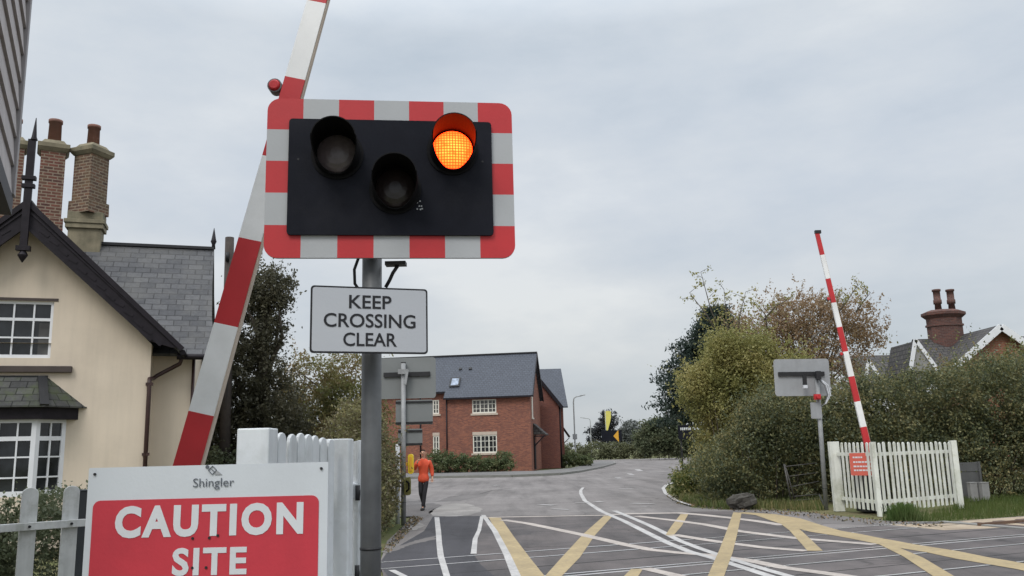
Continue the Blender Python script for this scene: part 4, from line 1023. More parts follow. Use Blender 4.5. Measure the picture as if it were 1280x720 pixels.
slab([(-6, 1.8, 5.4), (4.78, 1.8, 5.4), (4.50, 6.1, 9.25), (-6, 6.1, 9.25)], .12); slab([(-6, 10.4, 5.4), (4.72, 10.4, 5.4), (4.50, 6.1, 9.25), (-6, 6.1, 9.25)], .12)
mb.build('roof', 'slate_blue', h3)
mb = MB(); mb.bar((.95, -.32, 9.40), (4.17, -.32, 5.20), .05, .28, up=(0, 0, 1)); mb.build('bargeboard', 'black_timber', h3)
mb = MB(); mb.tube([(3.95, .1, 0), (3.95, .1, 5.4)], .07, 8); mb.build('downpipe', 'black_timber', h3)
mb = MB(); slab([(4.38, 4, 3.75), (4.38, 5.8, 3.75), (5.05, 5.8, 2.75), (5.05, 4, 2.75)], .1); mb.bar((4.38, 4.1, 2.1), (4.95, 4.1, 2.65), .07, .07, up=(0, 1, 0), m=0); mb.build('porch_canopy', 'slate_brown', h3)
mb = MB(); mb.box(4.37, 4.42, 5, 6, 0, 2.1); mb.build('door', 'black_timber', h3)

# ================================================================== HOUSE BEHIND THE HEDGE (right)
YR = 38
h4 = thing('brick_cottage', 'low brick cottage with white gable boards and twin pot chimney behind the hedge', 'house', (0, YR, 0), 0)
A = lambda x, y, dy=0: (lambda p: Vector((p.x, p.y-YR, p.z)))(at(x, y, YR+dy))
ga = A(1246, 407); gl = A(1190, 457); sl_ = (ga.z-gl.z)/(ga.x-gl.x); hw = 3.6
eL, eR = Vector((ga.x-hw, 0, ga.z-hw*sl_)), Vector((ga.x+hw, 0, ga.z-hw*sl_))
mb = MB(); mb.face([(ga.x-hw+.3, 0, 0), (ga.x+hw-.3, 0, 0), (ga.x+hw-.3, 0, eR.z+.12), (ga.x, 0, ga.z-.12), (ga.x-hw+.3, 0, eL.z+.12)])
rl_ = A(1143, 424, 3.2); 
mb.face([(rl_.x-1.2, 1, 0), (ga.x+9, 1, 0), (ga.x+9, 1, 4.0), (rl_.x-1.2, 1, 4.0)]); mb.face([(rl_.x, 1, 0), (rl_.x, 6, 0), (rl_.x, 6, 4), (rl_.x, 3.2, rl_.z-.1), (rl_.x, 1, 4)][::-1])
mb.build('wall', 'brick_orange', h4)
mb = MB()
slab([(ga.x, -.3, ga.z), (ga.x, 6, ga.z), (eL.x, 6, eL.z), (eL.x, -.3, eL.z)], .1); slab([(ga.x, -.3, ga.z), (ga.x, 6, ga.z), (eR.x, 6, eR.z), (eR.x, -.3, eR.z)], .1)
slab([(rl_.x-.1, 3.2, rl_.z), (ga.x+9, 3.2, rl_.z), (ga.x+9, .4, rl_.z-2.4), (rl_.x-.1, .4, rl_.z-2.4)], .1); slab([(rl_.x-.1, 3.2, rl_.z), (ga.x+9, 3.2, rl_.z), (ga.x+9, 6.2, rl_.z-2.4), (rl_.x-.1, 6.2, rl_.z-2.4)], .1)
lr = A(1098, 444, 4)
slab([(lr.x-2.2, 4, lr.z), (rl_.x+1, 4, lr.z), (rl_.x+1, 1.2, lr.z-2.2), (lr.x-2.2, 1.2, lr.z-2.2)], .1)
mb.build('roof', 'slate_brown', h4)
mb = MB()
mb.bar((ga.x, -.33, ga.z-.10), (eL.x, -.33, eL.z-.10), .05, .30, up=(0, 0, 1)); mb.bar((ga.x, -.33, ga.z-.10), (eR.x, -.33, eR.z-.10), .05, .30, up=(0, 0, 1))
# small white gable at the left end of the range
q0 = A(1143, 425, 0.); mb.bar((q0.x, -.1, q0.z), (q0.x-.38, -.1, q0.z-1.4), .05, .17, up=(0, 0, 1)); mb.bar((q0.x, -.1, q0.z), (q0.x+.85, -.1, q0.z-1.4), .05, .17, up=(0, 0, 1))
q1 = A(1085, 450, 0.); mb.bar((q1.x, -.05, q1.z), (q1.x-.25, -.05, q1.z-1.0), .05, .14, up=(0, 0, 1)); mb.bar((q1.x, -.05, q1.z), (q1.x+.5, -.05, q1.z-.95), .05, .14, up=(0, 0, 1))
mb.build('bargeboard', 'window_white', h4)
mb = MB(); mb.prism([(q0.x, q0.z-.05), (q0.x+.85, q0.z-1.4), (q0.x-.38, q0.z-1.4)], (0, -.05, 0), (1, 0, 0), (0, 0, 1), (0, 2.5, 0), 0, 1); mb.build('gable_end', ['concrete', 'slate_brown'], h4)
cc = A(1181, 425, 3.2); cx0, cx1 = A(1161, 410, 3.2).x, A(1201, 410, 3.2).x; cm = (cx0+cx1)/2; cw = (cx1-cx0)/2
mb = MB()
def octo(r, z0, z1, r2=None):
    r2 = r if r2 is None else r2; k = len(mb.V)
    for rr_, z in ((r, z0), (r2, z1)):
        for j in range(8): mb.V.append((cm+rr_*1.06*math.cos(R_(22.5+45*j)), 3.2+rr_*.8*math.sin(R_(22.5+45*j)), z))
    for j in range(8): mb.Fa.append((k+j, k+(j+1) % 8, k+8+(j+1) % 8, k+8+j)); mb.MI.append(0); mb.SM.append(False)
    mb.Fa.append(tuple(k+8+j for j in range(8))); mb.MI.append(0); mb.SM.append(False)
    mb.Fa.append(tuple(k+7-j for j in range(8))); mb.MI.append(0); mb.SM.append(False)
zt = A(1181, 388, 3.2).z; zbm = cc.z-.4
octo(cw, zbm, zt-.42); octo(cw+.06, zt-.80, zt-.70); octo(cw, zt-.42, zt-.25, cw+.2); octo(cw+.2, zt-.25, zt-.12); octo(cw+.18, zt-.12, zt, cw-.1)
ch = mb.build('chimney', 'brick_sooty', h4)
for x, y in ((1170, 362), (1187, 362)):
    p = A(x, y, 3.2); mb = MB(); k = (p.z-zt)
    mb.tube([(p.x, 3.2, zt-.02), (p.x, 3.2, zt+k*.3), (p.x, 3.2, zt+k*.31), (p.x, 3.2, zt+k*.5), (p.x, 3.2, zt+k*.51), (p.x, 3.2, zt+k*.9), (p.x, 3.2, zt+k*.91), (p.x, 3.2, zt+k)], [.17, .15, .20, .20, .17, .17, .21, .21], 8); mb.build('pot', 'brick_sooty', ch)

# ================================================================== FAR PALISADE
root = thing('picket_fence', 'cornered white palisade round the foot of the far barrier', 'fence', (0, 0, 0))
cL, cC, cR = (8.02, 21.95), (8.27, 20.12), (10.93, 21.74)
c2 = Vector(cC); l2 = Vector(cL); r2 = Vector(cR)
mb = MB(); pickets(mb, l2.lerp(c2, .22), l2.lerp(c2, .94), 8, .085, .02, 1.66, 1.65, .10); 
p, q = l2.lerp(c2, .05), c2
for z in (1.38, .30): mb.bar((p.x+.04, p.y, z), (q.x+.04, q.y, z), .04, .08)
mb.build('slat_panel', 'old_white_timber', root)
mb = MB(); pickets(mb, c2.lerp(r2, .07), c2.lerp(r2, .95), 16, .088, .02, 1.65, 1.62, .10)
for z in (1.38, .30): mb.bar((c2.x, c2.y+.04, z), (r2.x, r2.y+.04, z), .04, .08)
mb.build('slat_panel', 'old_white_timber', root)
mb = MB(); mb.box(c2.x-.05, c2.x+.05, c2.y-.05, c2.y+.05, -.02, 1.66); mb.build('post', 'old_white_timber', root, .006)
mb = MB(); mb.box(l2.x-.12, l2.x+.12, l2.y-.08, l2.y+.08, -.02, 1.69); mb.build('post', 'old_white_timber', root, .006)
mb = MB(); mb.box(r2.x-.07, r2.x+.07, r2.y-.07, r2.y+.07, -.02, 1.64); mb.build('post', 'old_white_timber', root, .006)
# red notice on it
dl = (c2-l2).normalized(); ang = math.atan2(dl.y, dl.x)
pp = l2.lerp(c2, .72); n_ = Vector((dl.y, -dl.x))
if n_.x > 0 and n_.y > 0: n_ = -n_
no = thing('notice', 'small red notice with white lines of writing fixed to the white palisade', 'sign', (pp.x+n_.x*.0-.03, pp.y-.06, 0), R_(-40))
mb = MB(); mb.prism(rrect(.60, .52, .015, 2), (0, 0, 1.15), (1, 0, 0), (0, 0, 1), (0, .008, 0)); nbd = mb.build('board', 'red_plate', no)
for z, w_, bod in ((1.31, .22, 'STOP'), (1.20, .42, 'LOOK BOTH WAYS'), (1.10, .40, 'BEFORE CROSSING'), (1.01, .42, 'BEWARE OF TRAINS')): 
    mb = MB(); rng = random.Random(int(z*100)); x = -.22
    while x < -.22+w_:
        l_ = rng.uniform(.03, .07); mb.prism([(x, -.018), (x, .018), (x+l_, .018), (x+l_, -.018)], (0, -.003, z), (1, 0, 0), (0, 0, 1), (0, .0025, 0)); x += l_+.014
    mb.build('lettering', 'letter_white', nbd)
# bits by the hedge
gt = thing('field_gate', 'small rusty grey tube gate leaning against the hedge behind the signal post', 'gate', G(990, 632.3), R_(14))
mb = MB(); mb.tube([(0, 0, 0), (-.10, .06, 1.12)], .024, 8); mb.build('post', 'iron_tube', gt)
mb = MB(); mb.tube([(.14, .02, 0), (-.06, .08, 1.10)], .02, 8); mb.build('stile', 'iron_tube', gt)
for za, zb in ((1.05, 1.12), (.78, .86), (.5, .62), (.24, .28), (.14, .15)):
    mb = MB(); mb.tube([(-.05+.15*(1-za), .05, za), (.9, .03, zb)], .012, 8); mb.build('rail', 'iron_tube', gt)
rk = thing('boulder', 'grey brown angular boulder at the foot of the bushes', 'rock', G(927, 636.5))
import bmesh
bm = bmesh.new(); bmesh.ops.create_icosphere(bm, subdivisions=4, radius=1)
from mathutils import noise as mn
for v in bm.verts:
    c = v.co.copy(); k = 1+.32*mn.noise(c*1.3+Vector((3, 1, 2)))+.12*mn.noise(c*3.7)
    q_ = Vector((round(c.x*2.2)/2.2, round(c.y*2)/2, round(c.z*2.1)/2.1))
    c = c.lerp(q_, .45)
    v.co = Vector((c.x*.35*k, c.y*.28*k, max(-.05, c.z*.24*k+.19+c.x*.07)))
me = bpy.data.meshes.new('stone'); bm.to_mesh(me); bm.free(); me.materials.append(M['rock'])
o = bpy.data.objects.new('stone', me); C.objects.link(o); o.parent = rk
hb = G(1224, 627); hb = Vector((hb.x, hb.y+.6, 0))
wl = thing('panel_wall', 'dark grey slab panel standing against the hedge beyond the palisade', 'wall', (hb.x, hb.y, 0), R_(6))
mb = MB(); mb.box(-.40, .44, 0, .06, 0, 1.02); mb.build('panel', 'dark_slab', wl, .01)
mb = MB(); mb.box(-.44, -.38, -.04, .08, 0, 1.04); mb.box(.42, .48, -.04, .08, 0, 1.04); mb.box(-.38, .42, -.012, 0, .78, .84); mb.build('frame', 'dark_slab', wl)
for x, (lb) in ((1217.5, 'pale grey cabinet standing before the dark panel, nearer the palisade'), (1232, 'pale grey cabinet standing before the dark panel, nearer the long grass')):
    p = G(x, 626.5); ca = thing('cabinet', lb, 'cabinet', p, R_(6), 'pale cabinets by the track')
    mb = MB(); mb.box(-.105, .105, -.08, .08, 0, .48); mb.build('body', 'concrete', ca, .012)
    mb = MB(); mb.box(-.112, .112, -.088, .088, .482, .505); mb.build('lid', 'concrete', ca, .008)
p = G(1203, 624); pw = thing('stop_board', 'narrow dark board standing right behind the end of the palisade', 'board', (p.x, p.y+.5, 0), R_(6))
mb = MB(); mb.box(-.13, .16, 0, .05, 0, 1.32); mb.build('board', 'dark_slab', pw, .006)
mb = MB(); mb.box(-.13, .16, -.02, 0, .40, .43); mb.box(-.13, .16, -.02, 0, .92, .95); mb.build('batten', 'dark_slab', pw)

# ================================================================== STREET FURNITURE FAR AWAY
def lamp(base, h, arm, label, plate=False):
    root = thing('street_lamp', label, 'street lamp', base, 0, 'street lamps by the road')
    mb = MB(); mb.tube([(0, 0, -.05), (0, 0, 1.2), (0, 0, 1.25), (0, 0, h-.5), (arm*.04, 0, h-.15), (arm*.25, 0, h), (arm*.7, 0, h+.08)], [.10, .10, .07, .06, .055, .05, .04], 8); mb.build('pole', 'lamp_grey', root)
    mb = MB(); mb.hexa([(arm*.55, -.11, h+.04), (arm, -.11, h+.12), (arm, .11, h+.12), (arm*.55, .11, h+.04), (arm*.55, -.11, h+.12), (arm, -.11, h+.2), (arm, .11, h+.2), (arm*.55, .11, h+.12)]); mb.build('lamp_head', 'lamp_grey', root, .02)
    if plate:
        mb = MB(); mb.prism(rrect(.42, .50, .03, 3), (0, -.12, 2.65), (1, 0, 0), (0, 0, 1), (0, .02, 0)); mb.build('plate', 'sign_back', root)
lamp(Vector((5.57, 81.8, .1)), 6.4, 1.15, 'grey street lamp standing on the pavement beside the brick house', True)
q = at(738, 530, 140); lamp(Vector((q.x, 140, 0)), at(736, 523, 140).z, -1.6, 'distant thin street lamp beyond the field hedge', False)
# feather flag, chevron, dark sign
fb = at(758, 548, 131); ft = at(757, 514, 131)
fl = thing('feather_flag', 'tall yellow feather flag on a thin pole beyond the field hedge', 'flag', (fb.x, 131, 0))
mb = MB(); mb.tube([(0, 0, 0), (0, 0, ft.z)], .06, 6); mb.build('pole', 'lamp_grey', fl)
mb = MB(); z0, z1 = at(757, 541, 131).z, ft.z
prof = [(-.02, z0-.5), (.35, z0+.6), (.70, z0+1.7), (.84, z1-.9), (.86, z1-.05), (.45, z1+.05), (-.08, z1-.02), (-.08, z0+1.6)]
mb.prism(prof[::-1], (0, -.02, 0), (1, 0, 0), (0, 0, 1), (0, .03, 0)); mb.build('flag_cloth', 'yellow_cloth', fl)
cb = at(768, 545, 128); bb = at(768, 552, 128)
cv = thing('chevron_board', 'black board with an amber arrowhead above the field hedge', 'sign', (cb.x, 128, 0))
mb = MB(); mb.box(-1.9, 1.1, 0, .06, cb.z-.75, cb.z+.85); bo = mb.build('board', 'black_panel', cv)
mb = MB(); mb.prism([(-.15, 0), (.62, .85), (.62, -.9)], (0, -.01, cb.z), (1, 0, 0), (0, 0, 1), (0, .009, 0)); mb.build('arrowhead', 'amber_paint', bo)
for x in (-1.5, .8):
    mb = MB(); mb.box(x-.06, x+.06, .06, .18, 0, cb.z); mb.build('post', 'dark_metal', cv)
db = at(856, 540, 44)
ds = thing('road_sign', 'black sign board with a white line of writing half hidden by the bushes', 'sign', (db.x, 44, 0), R_(-5))
hh = at(861, 532, 44).z-at(861, 550, 44).z
mb = MB(); mb.prism(rrect(1.15, hh, .04, 3), (.25, 0, db.z), (1, 0, 0), (0, 0, 1), (0, .06, 0)); bo = mb.build('board', 'black_panel', ds)
mb = MB()
rng = random.Random(4); x = -.22
while x < .70:
    l_ = rng.uniform(.05, .13); mb.prism([(x, -.065), (x, .065), (x+l_, .065), (x+l_, -.065)], (0, -.008, db.z+hh*.22), (1, 0, 0), (0, 0, 1), (0, .007, 0)); x += l_+.025
mb.build('lettering', 'letter_white', bo)
for x in (-.2, .7):
    mb = MB(); mb.box(x-.04, x+.04, .07, .15, 0, db.z+hh*.4); mb.build('post', 'dark_metal', ds)
# utility poles
up = at(287, 300, 23)
root = thing('utility_pole', 'dark wooden utility pole between the cottage roof and the ivy clad tree', 'pole', (up.x, 23, 0))
mb = MB(); mb.tube([(.10, 0, -.1), (0.05, 0, 4), (0, 0, at(286, 297, 23).z)], [.15, .14, .12], 10); mb.build('pole', 'pole_wood', root)
mb = MB(); mb.tube([(0, -.12, 7.0), (0, -.15, 7.25)], .05, 8); mb.tube([(.13, -.1, 0), (.10, -.12, 6.9)], .02, 6); mb.build('fitting', 'dark_metal', root)
up2 = at(832, 500, 115)
root = thing('utility_pole', 'slim far utility pole in front of the dark conifer', 'pole', (up2.x, 115, 0))
mb = MB(); mb.tube([(0, 0, 0), (0, 0, at(831, 490, 115).z)], [.10, .08], 8); mb.build('pole', 'pole_wood', root)
zz_ = at(831, 494, 115).z; mb = MB(); mb.bar((-.4, 0, zz_), (.4, 0, zz_), .06, .08); mb.build('crossarm', 'pole_wood', root)

# ================================================================== VEGETATION
def rel(px, py, Yd, base, rx, ry, rz_): p = at(px, py, Yd); return (p.x-base[0], p.y-base[1], p.z-base[2], rx, ry, rz_)
# ivy-clad tree
b = (-7.15, 24.2, 0)
tree('ivy_tree', 'tall narrow tree thickly clad in dark ivy beside the utility pole', 'tree', b,
     [rel(325, 365, 24, b, .85, .8, .85), rel(318, 420, 24, b, .85, .8, 1.0), rel(312, 480, 24, b, 1.05, .9, 1.1), rel(305, 540, 24, b, 1.4, 1.0, 1.2), rel(345, 365, 24, b, .45, .5, .5), rel(285, 560, 24, b, 1.0, 1, 1.4), rel(345, 540, 24, b, 1.0, 1, 1.4)], 760, .26, 60, .085, 'leaf_ivy', 11, 6.0, .2, 26, inner=.25, sprays=200)
b = (-5.2, 27.5, 0)
tree('bushy_tree', 'rounded bushy tree with mixed green and rusty leaves behind the white pickets', 'tree', b,
     [rel(400, 500, 27.5, b, 1.5, 1.2, 1.5), rel(440, 490, 27.5, b, 1.2, 1.2, 1.3), rel(372, 520, 27.5, b, 1.1, 1, 1.3), rel(430, 550, 27.5, b, 1.9, 1.2, 1.4), rel(380, 580, 27.5, b, 1.8, 1.2, 1.3)], 620, .30, 50, .085, 'leaf_mixed', 12, 2.8, .14, 30, inner=.35, sprays=220)
bush('shrub', 'dark undergrowth at the foot of the ivy clad tree', 'shrub', (-6.9, 22.5, 0), [(-.9, 0, .9, 1.2, .8, 1.1), (.9, .3, .9, 1.4, .8, 1.1), (2.3, .6, 1.0, 1.0, .8, 1.2)], 330, .26, 50, .08, 'leaf_dark', 13)
# hedge beside the footpath
b = (-2.90, 18.6, 0)
bush('path_hedge', 'overgrown hedge beside the footpath between the grey pole and the sign post', 'hedge', b,
     [(-.50, 0, 1.0, .62, 1.2, 1.0), (-.52, 1.8, 1.3, .62, 1.3, 1.25), (-.6, -1.6, .8, .5, 1.1, .8), (-.60, 1.0, 2.2, .45, .9, .7), (-.35, 2.1, 1.1, .4, .5, .4), (-1.2, 3.2, 1.6, .9, 1.2, 1.5), (-.35, -.6, .45, .5, 1.5, .45), (-.40, 1.6, .5, .5, 1., .5), (-.45, -2.6, .6, .45, 1.0, .6)], 1100, .19, 55, .062, ['leaf_hedge', 'leaf_bramble'], 14, inner=.45, sprays=120)
b = (-3.6, 13.5, 0)
# hedge in front of the cottage
b = (-4.7, 8.9, 0)
bush('cottage_hedge', 'clipped dark green hedge behind the grey pickets under the bay window', 'hedge', b, [(0, 0, .75, .75, .45, .72), (-1.0, -.2, .72, .8, .45, .70), (.9, .3, .72, .7, .45, .70), (-1.9, -.4, .8, .8, .5, .75), (-2.9, -.6, .8, .8, .5, .75), (1.4, .5, .7, .5, .45, .68)], 1500, .12, 60, .038, 'leaf_dark', 16, inner=.55)
# conifer
b = at(893, 560, 46); b = (b.x, 46, 0)
root = thing('conifer', 'dark spreading conifer rising behind the olive bushes', 'tree', b)
rng = np.random.default_rng(5); pts = []; ctr = []
for k in range(1500):
    z = rng.uniform(3.1, 8.9); prof = np.interp(z, [2.4, 3.2, 4.4, 5.3, 6.2, 7.2, 8.2, 8.95], [1.6, 2.7, 3.2, 3.2, 2.7, 2.1, 1.2, .2])
    a = rng.uniform(0, 2*np.pi); r = prof*(.25+.8*rng.uniform()**.5)*(.8+.25*np.sin(a*5+z*4))
    c = np.array([r*np.cos(a)+.16*(z-5), r*np.sin(a)*.8, z-.16*r]); ctr.append(c)
    m_ = 46; t = rng.uniform(-1, .4, (m_, 1))
    pts.append(c+np.array([np.cos(a), np.sin(a), -.25])*t*.7+rng.normal(size=(m_, 3))*np.array([.2, .2, .09]))
leaf_mesh('crown', np.concatenate(pts), .19, 'leaf_conifer', root, 5, .35)
mb = MB(); mb.tube([(0, 0, -.1), (0, 0, 5), (.2, 0, 8.8)], [.3, .2, .04], 8)
for c in ctr[::7]: mb.tube([(0, 0, c[2]+.2), tuple(c)], [.06, .015], 5)
mb.build('trunk', 'bark', root)
# autumn tree with thin top
b = at(1015, 600, 33); b = (b.x, 33, 0)
tree('autumn_tree', 'thin crowned autumn tree with brown leaves behind the raised far barrier', 'tree', b,
     [rel(1010, 395, 33, b, 1.5, 1.2, .9), rel(1060, 400, 33, b, 1.2, 1.1, .8), rel(960, 420, 33, b, 1.5, 1.2, 1.1), rel(1020, 440, 33, b, 2.1, 1.4, 1.1), rel(1085, 420, 33, b, .75, .8, .7), rel(1000, 475, 33, b, 2.4, 1.4, 1.0), rel(935, 450, 33, b, 1.0, 1., 1.2)], 1150, .27, 27, .085, 'leaf_autumn', 21, 4.0, .13, 60, 'bark', inner=.2, droop=1.2, sprays=420)
# bare top twigs
root = thing('sapling', 'tall leggy sapling with sparse twigs poking above the olive bushes', 'tree', (at(905, 600, 31).x, 31, 0))
mb = MB(); rng = random.Random(8); bx_ = at(905, 600, 31).x; P = []
for (x0, y0), (x1, y1), nn in (((912, 440), (876, 340), 9), ((912, 440), (905, 362), 7), ((925, 440), (932, 365), 7), ((905, 430), (862, 366), 6), ((960, 420), (945, 378), 4), ((1040, 400), (1072, 356), 6), ((1070, 390), (1088, 366), 4), ((955, 400), (990, 372), 4)):
    a, c = at(x0, y0, 31), at(x1, y1, 31); a.x -= bx_; c.x -= bx_; a.y = c.y = 0
    mid = a.lerp(c, .5)+Vector((rng.uniform(-.15, .15), rng.uniform(-.3, .3), .1))
    mb.tube([a, mid, c], [.035, .022, .008], 5)
    for k in range(nn):
        f = .3+.7*(k+1)/nn; p = a.lerp(c, f); q = p+Vector((rng.uniform(-.5, .5), rng.uniform(-.3, .3), rng.uniform(0, .4)))
        mb.tube([p, q], [.012, .005], 4)
        for _ in range(16): P.append(np.array(p.lerp(q, rng.uniform(.3, 1.1)))+np.array([rng.gauss(0, .07) for _ in range(3)]))
mb.tube([(0, 0, 0), (.15, 0, 2.5), tuple(at(912, 440, 31)-Vector((bx_, 31, 0)))], [.09, .07, .04], 6)
mb.tube([(.15, 0, 2.5), tuple(at(1040, 400, 31)-Vector((bx_, 31, 0)))], [.06, .035], 6)
mb.build('trunk', 'bark', root); leaf_mesh('crown', np.array(P), .10, 'leaf_olive', root, 9)
# big olive bush
b = at(925, 625, 28); b = (b.x, 28, 0)
bush('olive_bush', 'large olive green bush bulging over the bend of the road', 'bush', b,
     [rel(882, 482, 28, b, .95, 1.0, .85), rel(905, 445, 28, b, .75, 1.0, .75), rel(940, 445, 28, b, .9, 1, .8), rel(900, 500, 28, b, 1.1, 1.1, .9), rel(945, 490, 28, b, 1.3, 1.3, 1.2), rel(985, 480, 28, b, 1.1, 1.1, 1.0), rel(900, 560, 28, b, .8, 1.0, 1.3), rel(955, 570, 28, b, 1.7, 1.2, 1.3)], 620, .36, 125, .075, 'leaf_olive', 22, inner=.35, stems=20, sprays=260)
b = at(960, 625, 25.2); b = (b.x, 25.2, 0)
bush('grey_bush', 'dark grey green bush at the foot of the olive bush above the boulder', 'bush', b,
     [rel(890, 590, 25.2, b, .55, .7, .8), rel(935, 575, 25.2, b, 1.0, .8, 1.2), rel(985, 560, 25.2, b, 1.0, .8, 1.4), rel(960, 530, 25.2, b, 1.0, .8, 1.0), rel(1010, 540, 25.2, b, .7, .7, 1.3)], 330, .34, 125, .066, ['leaf_hedge', 'leaf_dark'], 23, inner=.45, stems=14, sprays=120)
# long hedge on the right
b = (12.0, 25.6, 0); bl = []
for px, py, rz_ in ((1030, 520, 1.0), (1060, 530, 1.2), (1100, 510, 1.2), (1140, 510, 1.2), (1180, 500, 1.25), (1220, 495, 1.25), (1260, 490, 1.3), (1310, 490, 1.4), (1370, 490, 1.4), (1430, 490, 1.4)):
    bl.append(rel(px, py, 25.6, b, 1.1, 1.0, rz_)); bl.append(rel(px, 580, 25.4, b, 1.1, .9, 1.3)); bl.append(rel(px, 548, 25.8, b, 1.1, .8, 1.0))
bush('tall_hedge', 'long tall dark hedge running behind the white palisade', 'hedge', b, bl, 1500, .36, 130, .07, ['leaf_hedge', 'leaf_dark'], 24, inner=.45, stems=30, sprays=420)
b2_ = (14.8, 26.8, 0)
bush('hedge_shrub', 'taller rusty topped shrub growing out of the hedge below the brick gable', 'shrub', b2_, [rel(1250, 475, 26.8, b2_, 1.3, .8, .7), rel(1205, 478, 26.8, b2_, 1.0, .8, .6), rel(1290, 465, 26.8, b2_, 1.0, .8, .9)], 330, .22, 45, .07, 'leaf_mixed', 25, inner=.25, sprays=90)
# verge weeds
def scatter(name, label, cat, polypx, n, hgt, lm, seed, kind='stuff', asp=.10, flat=False):
    rng = np.random.default_rng(seed); pts = [g(*p) for p in polypx]
    xs = [p[0] for p in pts]; ys = [p[1] for p in pts]; out = []
    def inside(x, y):
        c = False; j = len(pts)-1
        for i in range(len(pts)):
            if (pts[i][1] > y) != (pts[j][1] > y) and x < (pts[j][0]-pts[i][0])*(y-pts[i][1])/(pts[j][1]-pts[i][1])+pts[i][0]: c = not c
            j = i
        return c
    while len(out) < n:
        x, y = rng.uniform(min(xs), max(xs)), rng.uniform(min(ys), max(ys))
        if inside(x, y): out.append((x, y, .012 if flat else -.03))
    o = leaf_mesh(name, np.array(out), hgt, lm, None, seed, asp, blade=not flat, jitter=.6)
    if kind == 'stuff': o['kind'] = 'stuff'
    if label: tag(o, label, cat)
    return o
scatter('verge_grass', 'rough grass of the verge beyond the palisade', 'grass', [(1195, 634), (1205, 622), (1245, 622), (1300, 610), (1420, 605), (1420, 636), (1300, 644), (1225, 648), (1175, 652), (1140, 650)], 16000, .13, 'leaf_grass', 31)
scatter('verge_weeds', 'low weeds along the foot of the bushes', 'weeds', [(843, 612), (870, 606), (930, 612), (990, 620), (1035, 628), (1030, 637), (960, 636), (905, 635.5), (868, 632), (850, 625)], 16000, .16, ['leaf_grass', 'leaf_hedge'], 32, asp=.16)
def litter(label, polypx, n, seed, m, size=.06):
    o = scatter('leaf_litter', label, 'fallen leaves', polypx, n, size, m, seed, asp=.6, flat=True)
litter('fallen leaves and grit along the kerb below the bushes', [(838, 612), (905, 634), (1000, 638), (1045, 644), (1100, 650), (1180, 654), (1180, 660), (1100, 657), (1030, 650), (960, 641), (890, 638), (845, 630), (832, 618)], 900, 61, ['leaf_autumn', 'leaf_bramble', 'rock'])
litter('fallen leaves and grit along the foot of the path hedge', [(478, 688), (500, 662), (516, 645), (530, 648), (512, 664), (486, 692)], 700, 62, ['leaf_autumn', 'leaf_bramble', 'rock'], .05)
bt = G(1136, 651); b = (bt.x, bt.y+.2, 0)
root = thing('grass_tuft', 'bright green grass tuft in front of the white palisade', 'grass tuft', b)
rng = np.random.default_rng(41); P = rng.normal(size=(2600, 3))*np.array([.19, .15, 0]); P = P[rng.uniform(size=len(P)) > .35*np.abs(P[:, 0])/.2]; leaf_mesh('blades', P+np.array([0, 0, -.02])-abs(P[:, :1])*np.array([0, 0, .22]), .27, 'leaf_tuft', root, 41, .06, blade=True)
bt = G(870, 622)
bush('road_bush', 'low yellow green bush rounding the kerb of the bend', 'bush', (bt.x, bt.y+.5, 0), [(0, 0, .35, .75, .5, .5), (.8, -.3, .3, .7, .5, .45), (1.5, -.5, .3, .6, .4, .45), (.4, .5, .5, .8, .5, .6)], 420, .16, 45, .065, ['leaf_olive', 'leaf_grass'], 33, inner=.3, sprays=120)
# shrubs along the brick house
def shrubs(px0, px1, n, Yd, hgt, seed, label, grp):
    rng = random.Random(seed)
    for i in range(n):
        px = px0+(px1-px0)*(i+.5)/n; p = G(px, 590); p = Vector((p.x*Yd/p.y, Yd, 0.1))
        h_ = hgt*rng.uniform(.75, 1.2); ww = (px1-px0)/n*Yd/F*.75
        o = bush('shrub', label, 'shrub', p, [(0, 0, h_*.45, ww, .7, h_*.55)], 70, .22, 40, .12, 'leaf_shrub', seed*10+i, inner=.3, group=grp, stems=4)
shrubs(536, 640, 6, 65.6, 1.5, 6, 'low green shrub in the bed against the front of the brick house', 'shrubs before the brick house')
shrubs(676, 738, 4, 77.5, 1.3, 7, 'low green shrub in the bed below the rear gable by the lamp', 'shrubs below the rear gable')
# far hedge and trees
b = (12, 121.5, 0); bl = [(x, .3*math.sin(x), 1.15, 2.4, 1.0, 1.15) for x in range(-40, 40, 3)]
bush('field_hedge', 'long clipped field hedge closing the view at the end of the road', 'hedge', b, bl, 2600, .42, 30, .24, 'leaf_farhedge', 51, inner=.55)
b = at(822, 560, 108); b = (b.x, 108, 0)
bush('thicket', 'dark tall thicket at the far bend of the road', 'thicket', b, [rel(812, 548, 108, b, 2.0, 1.5, 2.0), rel(832, 545, 108, b, 2.2, 1.5, 2.2), rel(850, 550, 108, b, 2.2, 1.5, 2.0), rel(820, 535, 108, b, 1.2, 1.2, 1.2), rel(870, 552, 108, b, 2.2, 1.5, 2.0)], 620, .5, 40, .26, 'leaf_dark', 52, inner=.4)
b = at(790, 560, 190); b = (b.x, 190, 0)
tree('round_tree', 'pale rounded tree far beyond the field hedge', 'tree', b, [rel(789, 545, 190, b, 3.0, 2.5, 3.4), rel(780, 548, 190, b, 2.6, 2.5, 2.4), rel(800, 549, 190, b, 2.4, 2.5, 2.4)], 420, .8, 30, .40, 'leaf_far', 53, 4, .3, inner=.3)
b = at(757, 560, 150); b = (b.x, 150, 0)
